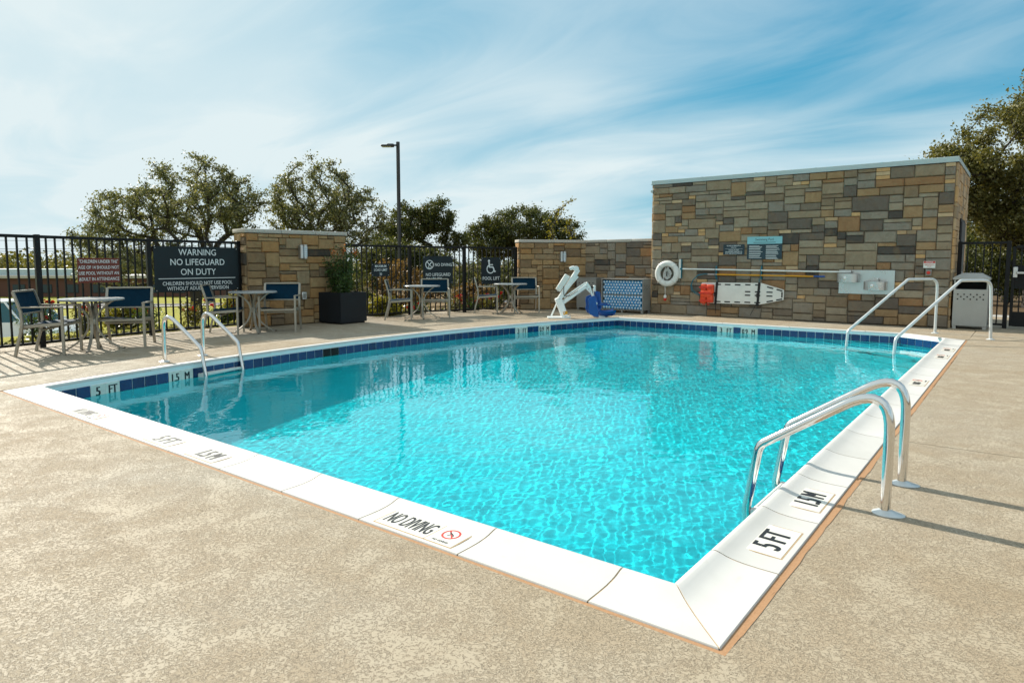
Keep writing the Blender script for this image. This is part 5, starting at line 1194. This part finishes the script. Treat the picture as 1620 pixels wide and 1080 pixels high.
tree('green_tree', 'dark green tree filling the space behind the gate', at(33, 24.5), 1.4, [(0, 0, 3.0, 3.2, 3.0, 1.6, 1.0), (-3.0, -2.3, 2.4, 2.2, 2.0, 1.2, 0.6), (3, 2, 3.0, 2.5, 2.4, 1.6, 0.5)], 240, 170, 0.16, 0.33, 19, 'oak_dense', 0.2)
tree('green_tree', 'dark green tree standing right of the gate tree', at(36, 31.0), 1.6, [(0, 0, 3.6, 3.2, 3.0, 2.0, 1.0)], 150, 170, 0.17, 0.34, 20, 'oak_dense', 0.2)
# shrubs behind the second fence
SH = [('rust_shrub', 'tall rust brown shrub behind the maximum load limit sign', 19.5, -3.35, 1.55, 0.75, 'leaf_rust', 21), ('rust_shrub', 'smaller rust brown shrub beside the lamp post foot', 22.5, -3.05, 1.1, 0.8, 'leaf_rust', 22),
      ('green_shrub', 'dark green shrub behind the no diving sign', 24.0, -2.3, 1.9, 1.1, 'oak_dense', 23), ('green_shrub', 'wide green shrub between the no diving and pool lift signs', 25.0, -1.0, 1.7, 1.2, 'oak_dense', 24),
      ('green_shrub', 'green shrub behind the pool lift sign', 23.0, -0.35, 1.6, 0.9, 'oak_dense', 25), ('green_shrub', 'green shrub against the end of the corner wall', 21.5, 0.15, 1.5, 0.8, 'oak_dense', 26),
      ('rust_shrub', 'orange tinged low shrub behind the table by the pool lift sign', 19.0, -1.1, 0.8, 0.6, 'leaf_rust', 27), ('green_shrub', 'low green shrub behind the black planter', 19.0, -4.55, 1.3, 0.8, 'oak_dense', 28),
      ('green_shrub', 'tall dark green shrub filling the view behind the trash bin', 24.5, 16.9, 2.3, 1.3, 'oak_dense', 33), ('green_shrub', 'dark green shrub filling the view behind the gate', 25.5, 19.0, 2.5, 1.4, 'oak_dense', 34), ('green_shrub', 'dark green shrub right of the gate shrub', 26.0, 21.6, 2.4, 1.4, 'oak_dense', 35),
      ('yellow_shrub', 'yellow green shrub seen under the large warning sign', 16.2, -6.55, 0.75, 0.42, 'leaf_yellow', 29), ('yellow_shrub', 'yellow shrub on the bed behind the first round table', 15.0, -8.75, 0.62, 0.40, 'leaf_yellow', 30),
      ('yellow_shrub', 'low golden shrub at the foot of the fence beside the planter', 16.0, -3.1, 0.55, 0.5, 'leaf_yellow', 31)]
for nm, lab, dpt, lat, h_, r_, mt, sd_ in SH:
    tree(nm, lab, at(dpt, lat), 0.25, [(0, 0, h_ * 0.58, r_, r_, h_ * 0.46, 1.0)], 60, 70 if r_ < 1.25 else 150, 0.070 if r_ < 1.25 else 0.10, 0.11 if r_ < 1.25 else 0.2, sd_, mt, 0.04, 'shrub', trunk_name='stem')
def rose(label, p, r_, h_, n_f, seed, mat='petal_red'):
    t = thing('rose_bush', label, 'rose bush', (p[0], p[1], lz(p) - 0.02)); r = np.random.RandomState(seed); st = MB()
    tips = []
    for k in range(16):
        a = r.uniform(0, 6.28); e = Vector((r_ * math.cos(a) * r.uniform(.2, 1), r_ * math.sin(a) * r.uniform(.2, 1), h_ * r.uniform(0.6, 1.0))); st.tube([(0.02 * math.cos(a), 0.02 * math.sin(a), 0), tuple(e * 0.5 + Vector((0, 0, 0.05))), tuple(e)], [0.008, 0.006, 0.003], 5); tips.append(e)
    st.build('stem', M['bark'], t); T_ = np.array([tuple(e) for e in tips]); k = r.randint(0, 16, 900); u = r.uniform(0.25, 1.05, (900, 1))
    leaves_mesh('foliage', T_[k] * u + r.normal(size=(900, 3)) * 0.07, 0.052, M['leaf_shrub'] if seed % 2 else M['oak_gold'], t, seed)
    for j in range(n_f):
        c = T_[r.randint(0, 16)] + r.normal(size=3) * 0.03 + np.array([0, 0, 0.03]); leaves_mesh('blossom', c + r.normal(size=(14, 3)) * 0.014, 0.055, M[mat], t, seed * 50 + j, 0.9)
RO = [('red rose bush at the fence below the far end of the first panel', 12.2, -8.75, 0.34, 0.72, 7, 41), ('red rose bush behind the chair turned sideways to the pool', 12.7, -8.2, 0.30, 0.62, 6, 42), ('red rose bush behind the chair facing the pool', 14.0, -7.7, 0.30, 0.55, 6, 43),
      ('red rose bush under the large warning sign', 15.0, -7.2, 0.34, 0.58, 8, 44), ('small red rose bush under the warning sign beside the pier', 15.8, -6.85, 0.28, 0.46, 6, 45), ('red rose bush behind the table at the no diving sign', 17.2, -1.55, 0.34, 0.52, 9, 46),
      ('red rose bush by the fence post between the two charcoal signs', 17.6, -1.15, 0.30, 0.45, 8, 47), ('red rose bush behind the table at the pool lift sign', 18.2, -0.55, 0.30, 0.55, 7, 48), ('red rose bush in the bed beside the load limit sign', 16.4, -2.35, 0.30, 0.40, 5, 49)]
for lab, dpt, lat, r_, h_, nf, sd_ in RO: rose(lab, at(dpt, lat), r_, h_, nf, sd_)
# low ground cover in the bed outside the fences
r = np.random.RandomState(77); gc = []
for a, b in zip(FA, FA[1:]): gc.append((a, b))
for a, b in zip(FB, FB[1:]): gc.append((a, b))
pts_ = []
for a, b in gc:
    a, b = np.array(a), np.array(b); d = b - a; n_ = np.array([-d[1], d[0]]) / np.linalg.norm(d); k = 1500; cen = r.rand(60, 1) * d + a + n_ * r.uniform(0.40, 1.8, (60, 1)); w0 = r.randint(0, 60, k)
    xy = cen[w0] + r.normal(size=(k, 2)) * 0.10; pts_.append(np.concatenate([xy, (land_z(xy[:, 0], xy[:, 1]) + np.abs(r.normal(size=k)) * 0.07 + 0.01)[:, None]], 1))
tag(leaves_mesh('ground_cover', np.concatenate(pts_), 0.075, M['oak_gold'], None, 78, 0.5), 'low mixed ground cover in the bed outside the fence', None, kind='stuff')
# shrub in the planter
ps = thing('potted_shrub', 'bushy green shrub with orange tips growing in the black planter', 'shrub', (-10.565, 6.80, 0.575)); r = np.random.RandomState(5); st = MB(); tips = []
for k in range(26):
    a = r.uniform(0, 6.28); lr = r.uniform(0.10, 0.34); z = r.uniform(0.35, 0.80) if k > 4 else r.uniform(0.85, 1.0); e = Vector((lr * math.cos(a), lr * math.sin(a), z)); st.tube([(0.04 * math.cos(a), 0.04 * math.sin(a), 0), tuple(Vector((e.x * 0.7, e.y * 0.7, z * 0.5))), tuple(e)], [0.009, 0.007, 0.003], 5); tips.append(e)
st.build('stem', M['bark'], ps); T_ = np.array([tuple(e) for e in tips]); k = r.randint(0, 26, 5600); u = r.uniform(0.15, 1.02, (5600, 1)); pos = T_[k] * np.concatenate([u * 0 + 1, u * 0 + 1, u], 1) * np.concatenate([0.45 + 0.55 * u, 0.45 + 0.55 * u, u * 0 + 1], 1)
leaves_mesh('foliage', pos + r.normal(size=pos.shape) * 0.05, 0.050, M['leaf_shrub'], ps, 6, 0.45)
for j in range(3): tag(leaves_mesh('new_growth', T_[j] + r.normal(size=(34, 3)) * np.array([0.03, 0.03, 0.045]), 0.05, M['petal_orange'], ps, 90 + j, 0.4), kind='stuff')
# far wood along the skyline
r = np.random.RandomState(8); cs = []
for k in range(520):
    lat = r.uniform(-175, -30) if k < 400 else r.uniform(-30, 150); dpt = r.uniform(150, 210); p = at(dpt, lat); hh = r.uniform(5.5, 10.5) * (1.0 if lat < -80 else 0.75); cs.append((p.x, p.y, -5.0 + hh * 0.5, r.uniform(2.5, 4.5), hh * 0.5))
cs = np.array(cs); w0 = r.randint(0, len(cs), 60000); v = r.normal(size=(60000, 3)); v /= np.linalg.norm(v, axis=1)[:, None]; v *= r.uniform(0.6, 1.0, (60000, 1))
tag(leaves_mesh('distant_wood', cs[w0, :3] + v * np.stack([cs[w0, 3], cs[w0, 3], cs[w0, 4]], -1), 0.9, M['oak_gold'], None, 9, 0.7), 'far wood of olive and brown trees along the skyline', None, kind='stuff')
# ================================================================== lamp post, wires, distant building, cars
lp = at(22, -3.70); lamp = thing('lamp_post', 'tall dark parking lot lamp post rising behind the fence', 'lamp post', (lp.x, lp.y, lz(lp))); hz = 5.15 - lz(lp)
MB().tube([(0, 0, 0), (0, 0, hz)], [0.062, 0.058], 4).build('pole', M['bronze'], lamp); MB().lathe([(0.13, 0), (0.13, 0.03), (0.07, 0.05)], (0, 0, 0), 16).build('base_cover', M['bronze'], lamp)
dl = -RGT; hd_ = MB(); rot = Matrix(((dl.x, -dl.y, 0), (dl.y, dl.x, 0), (0, 0, 1)))
hd_.box(tuple(rot @ Vector((0.34, 0, hz - 0.13))), (0.40, 0.26, 0.055), 0.015, rot); hd_.box(tuple(rot @ Vector((0.24, 0, hz - 0.09))), (0.22, 0.14, 0.05), 0.012, rot); head = hd_.build('lamp_head', M['bronze'], lamp)
MB().box(tuple(rot @ Vector((0.10, 0, hz - 0.11))), (0.12, 0.05, 0.05), 0.006, rot).build('arm', M['bronze'], lamp); MB().box(tuple(rot @ Vector((0.36, 0, hz - 0.160))), (0.30, 0.20, 0.008), 0, rot).build('lens', M['lens'], head)
def upole(p, lab, h_=9.0):
    t = thing('utility_pole', lab, 'utility pole', (p.x, p.y, lz(p))); MB().tube([(0, 0, 0), (0, 0, h_)], [0.16, 0.11], 10).build('pole', M['bark'], t); MB().box((0, 0, h_ - 0.5), (0.12, 2.0, 0.12), 0.01).build('crossarm', M['bark'], t); return t
uA, uB = at(70, -74), at(74, -23); upole(uA, 'wooden utility pole carrying the wires beyond the lawn'); upole(uB, 'wooden utility pole hidden behind the oak crowns', 8.4)
for k, (dz, lab) in enumerate(((8.8, 'uppermost overhead wire left of the spreading oak'), (7.9, 'middle overhead wire left of the spreading oak'), (7.65, 'lowest overhead wire left of the spreading oak'))):
    a, b = Vector((uA.x, uA.y, lz(uA) + dz)), Vector((uB.x, uB.y, lz(uB) + dz - 0.6)); pts = [a.lerp(b, u) - Vector((0, 0, 3.0 * u * (1 - u))) for u in np.linspace(0, 1, 13)]
    tag(MB().tube(pts, 0.022, 5).build('overhead_wire', M['ink']), lab, 'wire')
bb = at(122, -78); rzb = frame_rz(RGT); br = thing('brick_building', 'long low brown brick building with a pale roof beyond the road', 'building', (bb.x, bb.y, lz(bb) - 0.3), rzb)
M['brick'] = m_speckle('brown_brick', (0.13, 0.055, 0.04), (0.10, 0.045, 0.033), 0.9, 6, 0.3); MB().box((0, 0, 1.75), (56, 14, 3.5)).build('wall', M['brick'], br); MB().box((0, 0, 3.72), (57, 15, 0.5), 0.03).build('roof', M['cap_stone'], br)
MB().box((-8, -1, 4.5), (22, 9, 1.1), 0.03).build('roof_block', M['flashing'], br)
for k in range(12):
    wf = MB().box((-25.5 + 4.6 * k, -7.02, 1.7), (2.2, 0.10, 1.5), 0.01).build('window', M['bronze'], br); MB().box((-25.5 + 4.6 * k, -7.06, 1.7), (2.0, 0.08, 1.3)).build('pane', M['sign_navy'], wf)
M['glass'] = plain('tinted_car_glass', (0.012, 0.085, 0.105), 0.12, 0, 0.1, 3, 0, 0.35); M['tyre'] = plain('tyre_rubber', (0.015, 0.015, 0.016), 0.8)
def car(name, label, p, rz, paint, ln=4.6, h=1.68, wd=1.85):
    t = thing(name, label, 'car', (p.x, p.y, lz(p) + 0.09), rz); hl = ln / 2
    low = [(-hl, 0.32), (-hl, 0.78), (-hl + 0.10, 0.95), (hl - 1.25, 1.00), (hl - 0.25, 0.86), (hl, 0.66), (hl, 0.32), (hl - 0.45, 0.24), (-hl + 0.4, 0.24)]
    bd = MB().poly([(x, -wd / 2, z) for x, z in low], (0, wd, 0)); es = [e for e in bd.bm.edges if e.is_manifold and e.calc_face_angle() > 1.2]; bmesh.ops.bevel(bd.bm, geom=es, offset=0.07, segments=2, affect='EDGES'); body = bd.build('body', paint, t, 35)
    cab = MB(); lo_ = [(-hl + 0.10, 0.94), (hl - 1.15, 0.97)]; hi_ = [(-hl + 0.45, h - 0.06), (hl - 1.95, h - 0.06)]
    a_ = [cab.bm.verts.new((x, s * (wd / 2 - 0.06), z)) for s in (-1, 1) for x, z in lo_]; b_ = [cab.bm.verts.new((x, s * (wd / 2 - 0.24), z)) for s in (-1, 1) for x, z in hi_]
    for P in ((a_[0], a_[1], b_[1], b_[0]), (a_[2], b_[2], b_[3], a_[3]), (a_[0], b_[0], b_[2], a_[2]), (a_[1], a_[3], b_[3], b_[1]), (b_[0], b_[1], b_[3], b_[2])): cab.bm.faces.new(P)
    cab.build('glasshouse', M['glass'], t)
    x0, x1 = -hl + 0.38, hl - 1.88; MB().box(((x0 + x1) / 2, 0, h - 0.035), (x1 - x0, wd - 0.44, 0.07), 0.03, None, 2).build('roof', paint, t, 40)
    for s in (-1, 1):
        for fx, tx in ((-hl + 0.12, -hl + 0.43), (hl - 1.17, hl - 1.93), (-0.25, -0.28)): MB().bar((fx, s * (wd / 2 - 0.055), 0.96), (tx, s * (wd / 2 - 0.225), h - 0.05), 0.06, 0.05, 0.01).build('pillar', paint, t)
        for wx in (-hl + 0.85, hl - 0.90):
            wh = MB().lathe([(0.20, -0.11), (0.32, -0.11), (0.345, -0.08), (0.345, 0.08), (0.32, 0.11), (0.20, 0.11)], (wx, s * (wd / 2 - 0.10), 0.345 - 0.09), 20, Matrix.Rotation(R_(90), 3, 'X')).build('wheel', M['tyre'], t, 40)
            MB().lathe([(0.21, -0.02), (0.21, 0.02), (0.05, 0.03)], (wx, s * (wd / 2 + 0.012), 0.255), 14, Matrix.Rotation(R_(90) * (1 if s < 0 else -1), 3, 'X')).build('rim', M['brushed'], wh)
        MB().box((hl - 0.10, s * (wd / 2 - 0.28), 0.70), (0.12, 0.36, 0.13), 0.02).build('headlight', M['lens'], t); MB().box((-hl + 0.02, s * (wd / 2 - 0.20), 0.82), (0.08, 0.22, 0.20), 0.02).build('tail_light', M['red'], t)
        MB().box((hl - 1.25, s * (wd / 2 + 0.07), 1.0), (0.10, 0.16, 0.12), 0.02).build('mirror', paint, t)
M['car_white'] = plain('white_car_paint', (0.72, 0.74, 0.75), 0.18, 0, 0.02, 2); M['car_red'] = plain('dark_red_car_paint', (0.16, 0.012, 0.015), 0.18, 0, 0.05, 2); M['car_blue'] = plain('teal_blue_car_paint', (0.01, 0.12, 0.22), 0.18, 0, 0.05, 2)
car('parked_car', 'white car parked below the pool fence at the end of the lawn', at(23.0, -17.3), frame_rz(RGT) - R_(8), M['car_white'], 4.7, 1.70)
car('parked_car', 'dark red car on the road beyond the lawn', at(92, -53.8), frame_rz(RGT) + R_(180), M['car_red'], 4.6, 1.70)
car('parked_car', 'teal blue car parked beyond the gate and the trash bin', at(46, 33.6), frame_rz(RGT) + R_(15), M['car_blue'], 4.4, 1.45)
